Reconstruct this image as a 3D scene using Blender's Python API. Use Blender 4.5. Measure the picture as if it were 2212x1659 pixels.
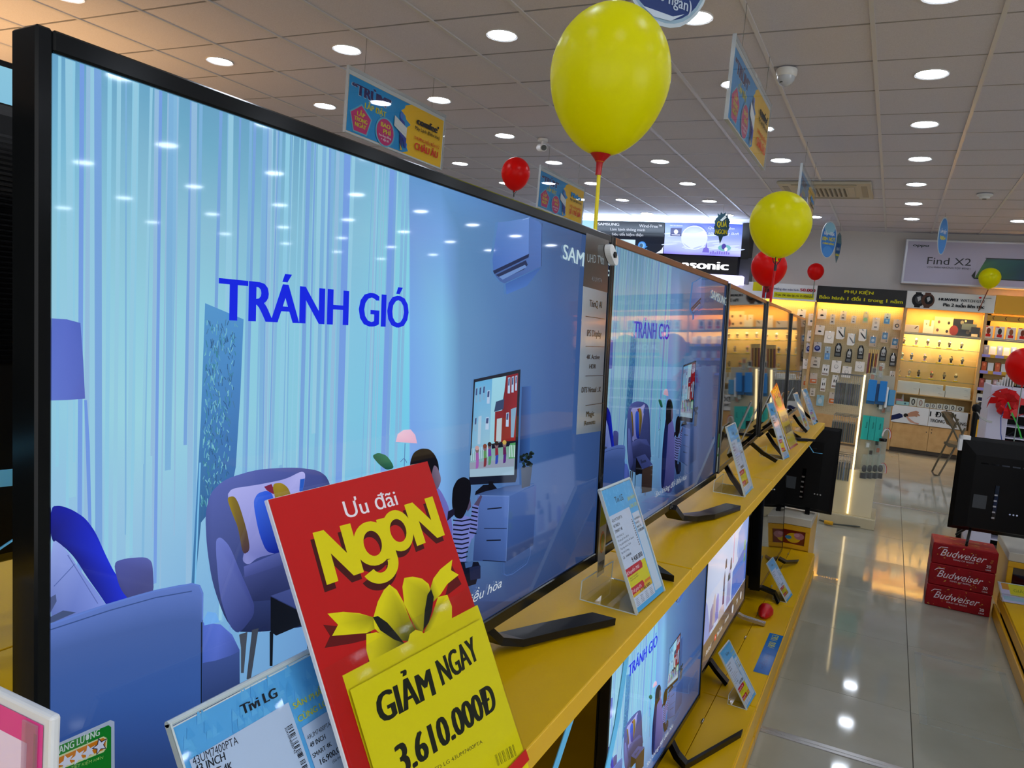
import bpy, bmesh, math, random
from mathutils import Matrix, Vector, Euler
random.seed(7)
SC = bpy.context.scene
for _o in list(bpy.data.objects): bpy.data.objects.remove(_o)
COL = SC.collection
# ---------------------------------------------------------------- camera, world, exposure
CAMH = 1.5
FPX = 1665.0
_Y = Vector((824.0, 77.5, -FPX)).normalized()
_D = Vector((1.0, -0.0864, 0.0))
_Z = _D.cross(_Y).normalized()
if _Z.y < 0: _Z = -_Z
_X = _Y.cross(_Z)
ROT = Matrix((_X, _Y, _Z))
cam = bpy.data.cameras.new('camera')
cam.sensor_width = 36.0
cam.sensor_fit = 'HORIZONTAL'
cam.lens = FPX / 2212 * 36.0
cam.clip_start = 0.02
cam.clip_end = 60
camo = bpy.data.objects.new('camera', cam)
COL.objects.link(camo)
camo.matrix_world = Matrix.Translation((0, 0, CAMH)) @ ROT.to_4x4()
SC.camera = camo
W = bpy.data.worlds.new('world'); SC.world = W
W.use_nodes = True
W.node_tree.nodes['Background'].inputs[0].default_value = (0.8, 0.88, 1.0, 1)
W.node_tree.nodes['Background'].inputs[1].default_value = 0.3
SC.view_settings.view_transform = 'Standard'
SC.view_settings.look = 'None'
SC.view_settings.gamma = 1.0
SC.view_settings.use_curve_mapping = False
SC.view_settings.exposure = 0.0
LAMP = 33.0            # radiance of the ceiling downlights
def area_lamp(name, loc, rot, sx, sy, power, col):
    l = bpy.data.lights.new(name, 'AREA'); l.shape = 'RECTANGLE'; l.size = sx; l.size_y = sy
    l.energy = power; l.color = col
    o = bpy.data.objects.new(name, l); COL.objects.link(o); o.location = loc; o.rotation_euler = rot
    return o
# unseen warm lamp added at the left to tint the ceiling there orange
area_lamp('warm_uplight', (-6.3, 2.4, 2.15), (math.pi, 0, 0), 2.6, 3.6, 62, (1.0, 0.55, 0.20))
# unseen fill lamps added at the right and behind the camera for upright faces
area_lamp('side_fill', (9.9, -.2, 1.6), (0, math.pi / 2, 0), 2.6, 5.4, 190, (.93, .97, 1.0))
area_lamp('rear_fill', (1.2, -2.9, 1.6), (math.pi / 2, 0, 0), 6.5, 2.4, 62, (.95, .97, 1.0))
# blue-white cove lighting above the air conditioner sign boxes
area_lamp('cove_light', (-3.9, 12.0, 2.95), (math.pi, 0, 0), 3.2, 0.25, 34, (0.62, 0.78, 1.0))
# ---------------------------------------------------------------- pixel measurements -> points on real planes
def ray(px, py): return ROT @ Vector((px - 1106.0, -(py - 829.5), -FPX))
def onY(px, py, y):
    d = ray(px, py); t = y / d.y; return Vector((d.x * t, y, CAMH + d.z * t))
def onX(px, py, x):
    d = ray(px, py); t = x / d.x; return Vector((x, d.y * t, CAMH + d.z * t))
def onZ(px, py, z):
    d = ray(px, py); t = (z - CAMH) / d.z; return Vector((d.x * t, d.y * t, z))
# ---------------------------------------------------------------- colour and materials
def lin(c):
    r = []
    for v in c[:3]:
        v = v / 255.0
        r.append(v / 12.92 if v <= 0.04045 else ((v + 0.055) / 1.055) ** 2.4)
    return (r[0], r[1], r[2], 1.0)
MATS = {}
def P(name, col=(200, 200, 200), rough=0.5, metal=0.0, ior=1.5, emit=None, es=1.0, noise=None, bump=None, coat=0.0, attr=None, trans=0.0, sub=0.0, rn=None):
    if name in MATS: return MATS[name]
    m = bpy.data.materials.new(name); m.use_nodes = True
    nt = m.node_tree; N = nt.nodes; L = nt.links
    b = N['Principled BSDF']
    b.inputs['Base Color'].default_value = lin(col)
    b.inputs['Roughness'].default_value = rough
    b.inputs['Metallic'].default_value = metal
    b.inputs['IOR'].default_value = ior
    b.inputs['Coat Weight'].default_value = coat
    b.inputs['Coat Roughness'].default_value = 0.06
    b.inputs['Transmission Weight'].default_value = trans
    if sub: b.inputs['Subsurface Weight'].default_value = sub
    if emit is not None:
        b.inputs['Emission Color'].default_value = lin(emit); b.inputs['Emission Strength'].default_value = es
    if noise or bump or rn:
        tc = N.new('ShaderNodeTexCoord')
    if noise:      # (scale, second colour, contrast low, high)
        n = N.new('ShaderNodeTexNoise'); n.inputs['Scale'].default_value = noise[0]; n.inputs['Detail'].default_value = 5
        cr = N.new('ShaderNodeValToRGB'); cr.color_ramp.elements[0].position = noise[2]; cr.color_ramp.elements[1].position = noise[3]
        cr.color_ramp.elements[0].color = lin(col); cr.color_ramp.elements[1].color = lin(noise[1])
        L.new(tc.outputs['Object'], n.inputs['Vector']); L.new(n.outputs['Fac'], cr.inputs['Fac']); L.new(cr.outputs['Color'], b.inputs['Base Color'])
    if rn:         # roughness variation (scale, lo, hi)
        n = N.new('ShaderNodeTexNoise'); n.inputs['Scale'].default_value = rn[0]; n.inputs['Detail'].default_value = 3
        mr = N.new('ShaderNodeMapRange'); mr.inputs['To Min'].default_value = rn[1]; mr.inputs['To Max'].default_value = rn[2]
        L.new(tc.outputs['Object'], n.inputs['Vector']); L.new(n.outputs['Fac'], mr.inputs['Value']); L.new(mr.outputs['Result'], b.inputs['Roughness'])
    if bump:       # (scale, strength)
        n = N.new('ShaderNodeTexNoise'); n.inputs['Scale'].default_value = bump[0]; n.inputs['Detail'].default_value = 3
        bp = N.new('ShaderNodeBump'); bp.inputs['Strength'].default_value = bump[1]; bp.inputs['Distance'].default_value = 0.002
        L.new(tc.outputs['Object'], n.inputs['Vector']); L.new(n.outputs['Fac'], bp.inputs['Height']); L.new(bp.outputs['Normal'], b.inputs['Normal'])
    if attr:
        a = N.new('ShaderNodeAttribute'); a.attribute_name = 'Col'
        if attr == 'emit':
            b.inputs['Base Color'].default_value = (0.004, 0.004, 0.005, 1)
            L.new(a.outputs['Color'], b.inputs['Emission Color']); b.inputs['Emission Strength'].default_value = es
            m.cycles.emission_sampling = 'NONE'
        else:
            L.new(a.outputs['Color'], b.inputs['Base Color'])
    MATS[name] = m
    return m
def glassy(name, tint=(235, 245, 245), refl=1.45, rough=0.02, op=0.0):
    """thin clear sheet: see-through with a Fresnel sheen and a slight body tint"""
    if name in MATS: return MATS[name]
    m = bpy.data.materials.new(name); m.use_nodes = True
    nt = m.node_tree; N = nt.nodes; L = nt.links
    N.remove(N['Principled BSDF']); out = N['Material Output']
    t = N.new('ShaderNodeBsdfTransparent'); t.inputs[0].default_value = lin(tint)
    g = N.new('ShaderNodeBsdfGlossy'); g.inputs['Roughness'].default_value = rough
    f = N.new('ShaderNodeFresnel'); f.inputs[0].default_value = refl
    ge = N.new('ShaderNodeNewGeometry'); inv = N.new('ShaderNodeMath'); inv.operation = 'SUBTRACT'; inv.inputs[0].default_value = 1.0; L.new(ge.outputs['Backfacing'], inv.inputs[1])
    mu = N.new('ShaderNodeMath'); mu.operation = 'MULTIPLY'; L.new(f.outputs[0], mu.inputs[0]); L.new(inv.outputs[0], mu.inputs[1])
    mx = N.new('ShaderNodeMixShader'); L.new(mu.outputs[0], mx.inputs[0]); L.new(t.outputs[0], mx.inputs[1]); L.new(g.outputs[0], mx.inputs[2])
    last = mx
    if op > 0:
        d = N.new('ShaderNodeBsdfDiffuse'); d.inputs[0].default_value = lin((225, 232, 235))
        m2 = N.new('ShaderNodeMixShader'); m2.inputs[0].default_value = op
        L.new(mx.outputs[0], m2.inputs[1]); L.new(d.outputs[0], m2.inputs[2]); last = m2
    L.new(last.outputs[0], out.inputs[0])
    MATS[name] = m
    return m
YEL = P('yellow_laminate', (232, 182, 0), 0.34, ior=1.27, noise=(3.0, (224, 174, 0), .3, .7), bump=(260, .10))
YEL2 = P('yellow_laminate_edge', (232, 182, 26), 0.4)
YDK = P('yellow_metal', (226, 172, 12), 0.32, noise=(2.0, (214, 160, 14), .3, .7))
BLK = P('black_plastic', (10, 10, 11), 0.28, ior=1.33)
BLKM = P('black_matt_plastic', (6, 6, 7), 0.5, ior=1.28, bump=(300, .1))
BLKG = P('black_gloss', (6, 6, 7), 0.09, ior=1.55)
DARK = P('dark_recess', (16, 14, 12), 0.7)
BEZ = P('bezel_black', (9, 11, 12), 0.16, ior=1.3)
OFF = P('dark_screen_glass', (6, 6, 7), 0.025, ior=2.1)
PIC = P('lit_screen', attr='emit', rough=0.035, ior=1.42, es=.96)
PIC2 = P('lit_screen_dim', attr='emit', rough=0.03, ior=1.55, es=.58)
BOX = P('backlit_print', attr='emit', rough=0.35, ior=1.45, es=1.35)
PRT = P('printed_card', attr='base', rough=0.5, ior=1.3)
PRG = P('glossy_print', attr='base', rough=0.12, coat=0.6)
ACR = glassy('clear_acrylic', (250, 252, 252), 1.42, 0.03, 0.0)
ACE = P('acrylic_edge', (205, 215, 215), 0.12)
GLS = glassy('clear_glass', (251, 253, 252), 1.35, 0.01)
GLE = P('glass_edge', (120, 150, 135), 0.1)
FLM = glassy('clear_film', (238, 240, 240), 1.5, 0.06, 0.10)
WHT = P('white_paper', (232, 232, 230), 0.5)
WPL = P('white_plastic', (225, 227, 228), 0.35)
MET = P('brushed_metal', (190, 190, 190), 0.28, metal=1.0)
CHR = P('chrome_wire', (200, 205, 205), 0.15, metal=1.0)
WOOD = P('pale_wood_laminate', (214, 172, 112), 0.4, noise=(9.0, (200, 156, 96), .35, .65))
RED = P('red_print', (196, 18, 16), 0.4)
# ---------------------------------------------------------------- tagging and scene graph helpers
_T = ['first', 'second', 'third', 'fourth', 'fifth', 'sixth', 'seventh', 'eighth', 'ninth', 'tenth', 'eleventh', 'twelfth', 'thirteenth', 'fourteenth', 'fifteenth', 'sixteenth', 'seventeenth', 'eighteenth', 'nineteenth', 'twentieth']
ORD = _T + ['twenty-' + x for x in _T[:9]] + ['thirtieth'] + ['thirty-' + x for x in _T[:9]]
def tag(o, label=None, cat=None, group=None, kind=None):
    if label: o['label'] = label
    if cat: o['category'] = cat
    if group: o['group'] = group
    if kind: o['kind'] = kind
    return o
def thing(name, label, cat, loc=(0, 0, 0), rot=(0, 0, 0), group=None):
    o = bpy.data.objects.new(name, None); o.empty_display_size = 0.05
    COL.objects.link(o); o.location = loc; o.rotation_euler = rot
    return tag(o, label, cat, group)
def mw(o):
    m = Matrix.LocRotScale(o.location, o.rotation_euler, o.scale)
    return mw(o.parent) @ m if o.parent else m
def copy_tree(o, parent=None):
    c = o.copy(); COL.objects.link(c); c.parent = parent
    for ch in [k for k in list(o.children)]: copy_tree(ch, c)
    return c
class G:
    """collects solid shapes into one mesh"""
    def __init__(s): s.bm = bmesh.new()
    def _new(s, r0): s.bm.verts.ensure_lookup_table(); return s.bm.verts[r0:]
    def box(s, x0, x1, y0, y1, z0, z1, bev=0.0, seg=1, M=None):
        vs = [s.bm.verts.new(p) for p in ((x0,y0,z0),(x1,y0,z0),(x1,y1,z0),(x0,y1,z0),(x0,y0,z1),(x1,y0,z1),(x1,y1,z1),(x0,y1,z1))]
        fs = [s.bm.faces.new([vs[i] for i in f]) for f in ((3,2,1,0),(4,5,6,7),(0,1,5,4),(1,2,6,5),(2,3,7,6),(3,0,4,7))]
        allv = vs
        if bev > 0:
            es = list({e for f in fs for e in f.edges})
            r = bmesh.ops.bevel(s.bm, geom=es, offset=bev, segments=seg, profile=0.5, affect='EDGES')
            allv = list({v for f in r['faces'] for v in f.verts} | {v for v in vs if v.is_valid})
        if M is not None: bmesh.ops.transform(s.bm, matrix=M, verts=[v for v in allv if v.is_valid])
        return s
    def ring(s, pts): return [s.bm.verts.new(p) for p in pts]
    def loft(s, rings, cap=True, closed=True):
        R = [s.ring(r) for r in rings]
        n = len(R[0])
        for a, b in zip(R[:-1], R[1:]):
            for i in range(n if closed else n - 1):
                j = (i + 1) % n
                try: s.bm.faces.new((a[i], a[j], b[j], b[i]))
                except ValueError: pass
        if cap and closed:
            if cap is True or cap == 1.0: s.bm.faces.new(list(reversed(R[0])))
            if cap is True or cap == 2: s.bm.faces.new(R[-1])
        return s
    def tube(s, path, r, n=8, r2=None, cap=True):
        path = [Vector(p) for p in path]; rings = []
        m = len(path)
        t0 = (path[1] - path[0]).normalized()
        ref = Vector((0, 0, 1)) if abs(t0.z) < 0.9 else Vector((1, 0, 0))
        for i, p in enumerate(path):
            t = ((path[min(i + 1, m - 1)] - path[max(i - 1, 0)])).normalized()
            u = t.cross(ref)
            if u.length < 1e-5: u = t.cross(Vector((0, 1, 0)))
            u.normalize(); v = t.cross(u)
            rr = r if r2 is None else r + (r2 - r) * i / (m - 1)
            rings.append([p + (u * math.cos(a) + v * math.sin(a)) * rr for a in [2 * math.pi * k / n for k in range(n)]])
        return s.loft(rings, cap)
    def strap(s, path, side, w, t):
        path = [Vector(p) for p in path]; side = Vector(side).normalized(); rings = []
        m = len(path)
        for i, p in enumerate(path):
            d = (path[min(i + 1, m - 1)] - path[max(i - 1, 0)]).normalized(); nn = d.cross(side).normalized()
            rings.append([p + side * w / 2 + nn * t / 2, p - side * w / 2 + nn * t / 2, p - side * w / 2 - nn * t / 2, p + side * w / 2 - nn * t / 2])
        return s.loft(rings)
    def lathe(s, prof, n=24, c=(0, 0, 0), M=None):
        rings = []
        for r, z in prof:
            ring = [Vector((c[0] + max(r, 1e-5) * math.cos(2 * math.pi * k / n), c[1] + max(r, 1e-5) * math.sin(2 * math.pi * k / n), c[2] + z)) for k in range(n)]
            if M is not None: ring = [M @ p for p in ring]
            rings.append(ring)
        c0, c1 = prof[0][0] < .003, prof[-1][0] < .003
        return s.loft(rings, cap=True if c0 and c1 else (1.0 if c0 else (2 if c1 else False)))
    def prism(s, pts, y0, y1, M=None):
        a = [Vector((p[0], y0, p[1])) for p in pts]; b = [Vector((p[0], y1, p[1])) for p in pts]
        if M is not None: a = [M @ p for p in a]; b = [M @ p for p in b]
        return s.loft([a, b])
    def obj(s, name, mat, parent=None, smooth=False, label=None, inv=None):
        if inv is not None: bmesh.ops.transform(s.bm, matrix=inv, verts=s.bm.verts)
        bmesh.ops.recalc_face_normals(s.bm, faces=s.bm.faces)
        me = bpy.data.meshes.new(name); s.bm.to_mesh(me); s.bm.free()
        me.materials.append(mat)
        if smooth:
            for p in me.polygons: p.use_smooth = True
            try: me.set_sharp_from_angle(angle=math.radians(38))
            except Exception: pass
        o = bpy.data.objects.new(name, me); COL.objects.link(o); o.parent = parent
        if label: o['label'] = label
        return o
def gbox(name, mat, parent, *a, bev=0.0, label=None): return G().box(*a, bev=bev).obj(name, mat, parent, label=label)
TXT = {}
def glyphs(s, bold=0.0, shear=0.0):
    k = (s, bold, shear)
    if k in TXT: return TXT[k]
    c = bpy.data.curves.new('lettering', 'FONT'); c.body = s; c.size = 1.0; c.resolution_u = 3; c.fill_mode = 'FRONT'
    c.offset = bold; c.shear = shear
    o = bpy.data.objects.new('lettering', c); COL.objects.link(o)
    me = bpy.data.meshes.new_from_object(o)
    vs = [(v.co.x, v.co.y) for v in me.vertices]; fs = [tuple(p.vertices) for p in me.polygons]
    x0 = min([v[0] for v in vs] or [0]); x1 = max([v[0] for v in vs] or [1])
    vs = [(v[0] - x0, v[1]) for v in vs]
    bpy.data.objects.remove(o); bpy.data.meshes.remove(me); bpy.data.curves.remove(c)
    TXT[k] = (vs, fs, max(x1 - x0, 1e-3))
    return TXT[k]
CAP = 0.729   # cap height of the built-in face at size 1
class Art:
    """flat print: coloured shapes laid over one another on a plane whose front faces local -Y"""
    def __init__(s, eps=2e-5, y0=0.0, m=None, clamp=None):
        s.smooth = False; s.v = []; s.f = []; s.c = []; s.k = 0; s.eps = eps; s.y0 = y0; s.m = m; s.cl = clamp
    def mp(s, p):
        if s.m: p = s.m(*p)
        if s.cl: p = (min(max(p[0], s.cl[0]), s.cl[2]), min(max(p[1], s.cl[1]), s.cl[3]))
        return p
    def raw(s, pts, faces, cols):
        b = len(s.v); y = -(s.y0 + s.k * s.eps); s.k += 1
        if s.cl: pts = [(min(max(p[0], s.cl[0]), s.cl[2]), min(max(p[1], s.cl[1]), s.cl[3])) for p in pts]
        s.v += [(p[0], y, p[1]) for p in pts]
        for f in faces:
            s.f.append(tuple(b + i for i in f)); s.c += [cols[i] for i in f]
        return s
    def poly(s, pts, col, loc=False):
        if not loc: pts = [s.mp(p) for p in pts]
        n = len(pts)
        cols = [lin(c) for c in col] if isinstance(col[0], (tuple, list)) else [lin(col)] * n
        if s.smooth and n >= 7:
            for _ in range(2):      # round the measured outline by corner cutting
                P2, C2 = [], []; m_ = len(pts)
                for i in range(m_):
                    a, b, ca, cb = pts[i], pts[(i + 1) % m_], cols[i], cols[(i + 1) % m_]
                    for f in (.2, .8): P2.append((a[0] + (b[0] - a[0]) * f, a[1] + (b[1] - a[1]) * f)); C2.append(tuple(x + (y - x) * f for x, y in zip(ca, cb)))
                pts, cols = P2, C2
            n = len(pts)
        return s.raw(pts, [tuple(range(n))], cols)
    def rect(s, x0, z0, x1, z1, col, loc=True): return s.poly([(x0, z0), (x1, z0), (x1, z1), (x0, z1)], col, loc)
    def grid(s, xs, zs, rows):
        pts = [s.mp((x, z)) for z in zs for x in xs]; cols = [lin(c) for r in rows for c in r]; n = len(xs)
        fs = [(j * n + i, j * n + i + 1, (j + 1) * n + i + 1, (j + 1) * n + i) for j in range(len(zs) - 1) for i in range(n - 1)]
        return s.raw(pts, fs, cols)
    def ell(s, cx, cz, rx, rz, col, n=20, rot=0.0, loc=True, core=None):
        pts = []
        for k in range(n):
            a = 2 * math.pi * k / n; x = rx * math.cos(a); z = rz * math.sin(a)
            pts.append((cx + x * math.cos(rot) - z * math.sin(rot), cz + x * math.sin(rot) + z * math.cos(rot)))
        if core is None: return s.poly(pts, col, loc)
        P2 = [(cx, cz)] + pts
        if not loc: P2 = [s.mp(p) for p in P2]
        return s.raw(P2, [(0, 1 + k, 1 + (k + 1) % n) for k in range(n)], [lin(core)] + [lin(col)] * n)
    def line(s, pts, w, col, loc=False):
        if not loc: pts = [s.mp(p) for p in pts]
        V = []; F = []
        for a, b in zip(pts[:-1], pts[1:]):
            dx, dz = b[0] - a[0], b[1] - a[1]; l = math.hypot(dx, dz) or 1; nx, nz = -dz / l * w / 2, dx / l * w / 2
            k = len(V); V += [(a[0] + nx, a[1] + nz), (a[0] - nx, a[1] - nz), (b[0] - nx, b[1] - nz), (b[0] + nx, b[1] + nz)]; F.append((k, k + 1, k + 2, k + 3))
        return s.raw(V, F, [lin(col)] * len(V))
    def text(s, t, x, z, h, col, w=None, align='l', bold=0.0, shear=0.0, rot=0.0):
        vs, fs, tw = glyphs(t, 0.0, shear); sz = h / CAP; bo = bold * .8
        tw += 2 * bo; sx = (w / tw) if w else sz
        W_ = tw * sx; ox = 0 if align == 'l' else (-W_ / 2 if align == 'c' else -W_)
        ca, sa = math.cos(rot), math.sin(rot)
        cc = lin(col)
        for sh in ((0,) if bo < .004 else (0, bo, 2 * bo)):
            pts = [(x + ((v[0] + sh) * sx + ox) * ca - v[1] * sz * sa, z + ((v[0] + sh) * sx + ox) * sa + v[1] * sz * ca) for v in vs]
            s.raw(pts, fs, [cc] * len(pts))
        return s
    def ringshape(s, cx, cz, rx, rz, t, col, rot=0.0, n=28, a0=0.0, a1=2 * math.pi, tz=None):
        V = []; tz = t if tz is None else tz
        for k in range(n + 1):
            a = a0 + (a1 - a0) * k / n
            for ex, ez in ((rx, rz), (rx - t, rz - tz)):
                x, z = ex * math.cos(a), ez * math.sin(a); V.append((cx + x * math.cos(rot) - z * math.sin(rot), cz + x * math.sin(rot) + z * math.cos(rot)))
        return s.raw(V, [(2 * k, 2 * k + 2, 2 * k + 3, 2 * k + 1) for k in range(n)], [lin(col)] * len(V))
    def strip(s, top, bot, rows):
        """sheet between two measured outlines; rows = one colour (or list of colours) per level, top to bottom"""
        n = len(top); m = len(rows); P_ = []; C_ = []
        tp = [s.mp(q) for q in top]; bt = [s.mp(q) for q in bot]
        for j, r in enumerate(rows):
            f = j / (m - 1)
            for i in range(n):
                P_.append((tp[i][0] + (bt[i][0] - tp[i][0]) * f, tp[i][1] + (bt[i][1] - tp[i][1]) * f))
                C_.append(lin(r[i * len(r) // n] if isinstance(r[0], (tuple, list)) else r))
        return s.raw(P_, [(j * n + i, j * n + i + 1, (j + 1) * n + i + 1, (j + 1) * n + i) for j in range(m - 1) for i in range(n - 1)], C_)
    def textp(s, t, bl, br, tl, col, bold=0.0, shear=0.0):
        """lettering between two measured baseline points, cap height from a third"""
        a, b, c = s.m(*bl), s.m(*br), s.m(*tl)
        w = math.hypot(b[0] - a[0], b[1] - a[1]); r = math.atan2(b[1] - a[1], b[0] - a[0])
        h = abs(-(c[0] - a[0]) * math.sin(r) + (c[1] - a[1]) * math.cos(r))
        return s.text(t, a[0], a[1], h, col, w=w, bold=bold, shear=shear, rot=r)
    def obj(s, name, mat, parent=None, label=None):
        me = bpy.data.meshes.new(name); me.from_pydata(s.v, [], s.f)
        ca = me.color_attributes.new('Col', 'FLOAT_COLOR', 'CORNER')
        flat = [x for c in s.c for x in c]
        ca.data.foreach_set('color', flat)
        me.materials.append(mat); me.update()
        o = bpy.data.objects.new(name, me); COL.objects.link(o); o.parent = parent
        if label: o['label'] = label
        return o
def panel_map(q):
    """pixel -> (x, z) on the tilted plane of a panel q = (x, y, z, yaw, lean), z above the floor"""
    px, py, z, yw, ln = q
    w = Vector((math.sin(yw), math.cos(yw), 0)); nn = Vector((math.cos(yw), -math.sin(yw), 0))
    u = Vector((0, 0, 1)) * math.cos(ln) - nn * math.sin(ln); n = u.cross(w)
    o = Vector((px, py, z - CAMH))
    def f(x, y):
        d = ray(x, y); t = o.dot(n) / d.dot(n); p = d * t - o
        return (p.dot(w), p.dot(u))
    return f
def rubber(name, col, rough=.3, tr=.45):
    m = P(name, col, rough, ior=1.36); nt = m.node_tree; b = nt.nodes['Principled BSDF']
    t = nt.nodes.new('ShaderNodeBsdfTranslucent'); t.inputs[0].default_value = lin(col); x = nt.nodes.new('ShaderNodeMixShader'); x.inputs[0].default_value = tr
    nt.links.new(b.outputs[0], x.inputs[1]); nt.links.new(t.outputs[0], x.inputs[2]); nt.links.new(x.outputs[0], nt.nodes['Material Output'].inputs[0])
    return m
def pose(q): return (q[0], q[1], q[2]), (-q[4], 0, math.pi / 2 - q[3])
# ================================================================ THE ROOM
XL, XR, YF, YB, ZC = -9.0, 10.0, -3.0, 12.9, 3.21
WALLM = P('painted_wall', (205, 200, 196), 0.6, noise=(1.5, (198, 194, 190), .3, .7), bump=(40, .15))
CEIM = P('ceiling_tile', (214, 212, 224), 0.75, noise=(160, (204, 202, 214), .35, .65), bump=(220, .35))
BARM = P('ceiling_bar', (206, 206, 212), 0.3, ior=1.6)
FLRM = P('polished_stone', (172, 171, 156), 0.05, noise=(2.2, (158, 157, 142), .3, .7), rn=(5, .02, .09), ior=1.5)
FLR2 = P('polished_stone_darker', (164, 163, 148), 0.05, noise=(2.8, (174, 173, 160), .3, .7), rn=(6, .02, .09), ior=1.5)
GRT = P('dark_grout', (84, 80, 70), 0.7)
def struct(name, g, mat, parent=None):
    o = g.obj(name, mat, parent)
    if parent is None: o['kind'] = 'structure'
    return o
floor = struct('floor', G().box(XL, XR, YF, YB, -0.12, -0.004), GRT)
ceiling = struct('ceiling', G().box(XL, XR, YF, YB, ZC + 0.03, ZC + 0.1), P('plenum', (60, 60, 60), .8))
struct('wall_back', G().box(XL, XR, YB, YB + 0.15, -0.1, ZC + 0.1), WALLM)
struct('wall_left', G().box(XL - 0.15, XL, YF, YB, -0.1, ZC + 0.1), P('wall_warm', (214, 196, 170), .6))
struct('wall_right', G().box(XR, XR + 0.15, YF, YB, -0.1, ZC + 0.1), WALLM)
struct('wall_front', G().box(XL, XR, YF - 0.15, YF, -0.1, ZC + 0.1), WALLM)
# floor tiles, 0.8 m; every slab its own piece
tile_me = {}
def tile_piece(name, w, d, z0, z1, mat, bev):
    k = (name, round(w, 3), round(d, 3), mat.name)
    if k not in tile_me:
        o = G().box(-w / 2, w / 2, -d / 2, d / 2, z0, z1, bev=bev).obj(name, mat)
        tile_me[k] = o.data; bpy.data.objects.remove(o)
    return tile_me[k]
nfl = 0
xs = [0.24 + 0.8 * k for k in range(-6, 8)]; ys = [4.36 + 0.805 * k for k in range(-9, 11)]
for i in range(len(xs) - 1):
    for j in range(len(ys) - 1):
        x0, x1, y0, y1 = xs[i], xs[i + 1], ys[j], ys[j + 1]
        if x0 < -4.6 or y1 > YB + 0.1: continue
        o = bpy.data.objects.new('floor_tile', tile_piece('floor_tile', 0.797, 0.802, -0.02, 0.0, FLRM if (i * 7 + j * 3) % 4 else FLR2, 0.0008))
        COL.objects.link(o); o.parent = floor; o.location = ((x0 + x1) / 2, (y0 + y1) / 2, 0); o.rotation_euler = (random.uniform(-1, 1) * .0006, random.uniform(-1, 1) * .0006, 0)
        nfl += 1
g = G()
g.box(5.844, XR, YF, YB, -.02, 0.0)
for k in range(6): g.box(-4.56 - 0.8 * (k + 1) + .0015, -4.56 - 0.8 * k - .0015, YF, YB, -0.02, 0.0)
o = g.obj('floor_tile_field', FLRM, floor); o['kind'] = 'stuff'
for n, (yy, xa, xb, w) in enumerate([(3.03, -0.29, 4.9, 0.045), (8.19, -0.1, 4.9, 0.03)]):
    g = G(); g.box(xa, xb, yy - w / 2, yy + w / 2, 0.0, 0.004, bev=.001); g.box(xa, xb, yy - w * .12, yy + w * .12, 0.004, 0.006)
    struct('trim_%d' % (n + 1), g, MET)
# clear film outline stuck on the floor
q = tag(G().box(0.27, 0.66, 3.47, 3.483, 0, .001).box(0.27, 0.30, 3.47, 4.3, 0, .0012).box(.63, .66, 3.47, 4.3, 0, .0012).box(0.27, .66, 4.27, 4.3, 0, .001).obj('floor_tape', glassy('tape_film', (246, 246, 240), 1.3, .15, .16)), 'clear tape outline stuck on the floor tiles beside the right yellow platform', 'tape')
# ceiling: T bars and 0.6 m tiles
BX = [-0.3 + 0.6 * k for k in range(-14, 18)]; BY = [0.43 + 0.6 * k for k in range(-5, 21)]
for x in BX:
    o = G().box(x - .012, x + .012, YF, YB, ZC - 0.004, ZC + .02).obj('ceiling_bar', BARM, ceiling)
for y in BY:
    G().box(XL, XR, y - .007, y + .007, ZC + 0.003, ZC + .02).obj('ceiling_cross_bar', P('cross_bar', (132, 132, 138), .35), ceiling)
tl = []
for x in BX + [BX[-1] + .6]:
    for y in [BY[0] - .6] + BY:
        cx, cy = x - 0.3, y + 0.3
        if cx < XL + .2 or cx > XR - .2 or cy > YB - .05 or cy < YF: continue
        c = ROT.transposed() @ Vector((cx, cy, ZC - CAMH)); vis = False
        if c.z < 0:
            px = 1106 + FPX * c.x / -c.z; py = 829 - FPX * c.y / -c.z; vis = -140 < px < 2350 and -220 < py < 520
        tl.append((0 if vis else 1, math.hypot(cx, cy), cx, cy))
tl.sort(); gs = G(); cas = (-1.35, -0.41, 8.95, 9.89)
cm = tile_piece('ceiling_tile', .582, .588, 0.004, .022, CEIM, .003)
for k, (a, b, cx, cy) in enumerate(tl):
    if k < 290:
        o = bpy.data.objects.new('ceiling_tile', cm); COL.objects.link(o); o.parent = ceiling; o.location = (cx, cy, ZC + random.uniform(-.001, .001)); o.rotation_euler = (random.uniform(-.002, .002), random.uniform(-.002, .002), 0)
    else: gs.box(cx - .293, cx + .293, cy - .296, cy + .296, ZC + .004, ZC + .022)
o = gs.obj('ceiling_tile_field', CEIM, ceiling); o['kind'] = 'stuff'
# downlights on a 1.2 m grid
LENS = P('downlight_lens', (255, 255, 255), .5, emit=(230, 240, 255), es=LAMP)
RIM = P('downlight_rim', (215, 215, 215), .4)
dl = thing('ceiling_downlight', '', 'downlight')
G().lathe([(.088, 0), (.098, -.004), (.100, 0.0), (.098, .012), (.086, .012)], 28).obj('trim_ring', RIM, dl, smooth=True)
G().lathe([(.0001, .001), (.087, .001), (.087, .006), (.0001, .006)], 28).obj('lens', LENS, dl)
used = False
for i, X in enumerate([8.4, 7.2, 6.0, 4.8, 3.6, 2.4, 1.2, 0.0, -1.2, -2.4, -3.6, -4.8, -6.0]):
    for j in range(12):
        Yl = 11.53 - 1.2 * j
        pass
        o = dl if not used else copy_tree(dl); used = True
        o.location = (X + .015, Yl, ZC)
        row = 'row over the aisle' if i == 7 else ('%s row right of aisle' % ORD[6 - i] if i < 7 else '%s row left of aisle' % ORD[i - 8])
        o['label'] = 'round ceiling downlight, %s from back wall, %s' % (ORD[j], row)
        o['group'] = 'recessed downlights in the tiled ceiling'
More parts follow.
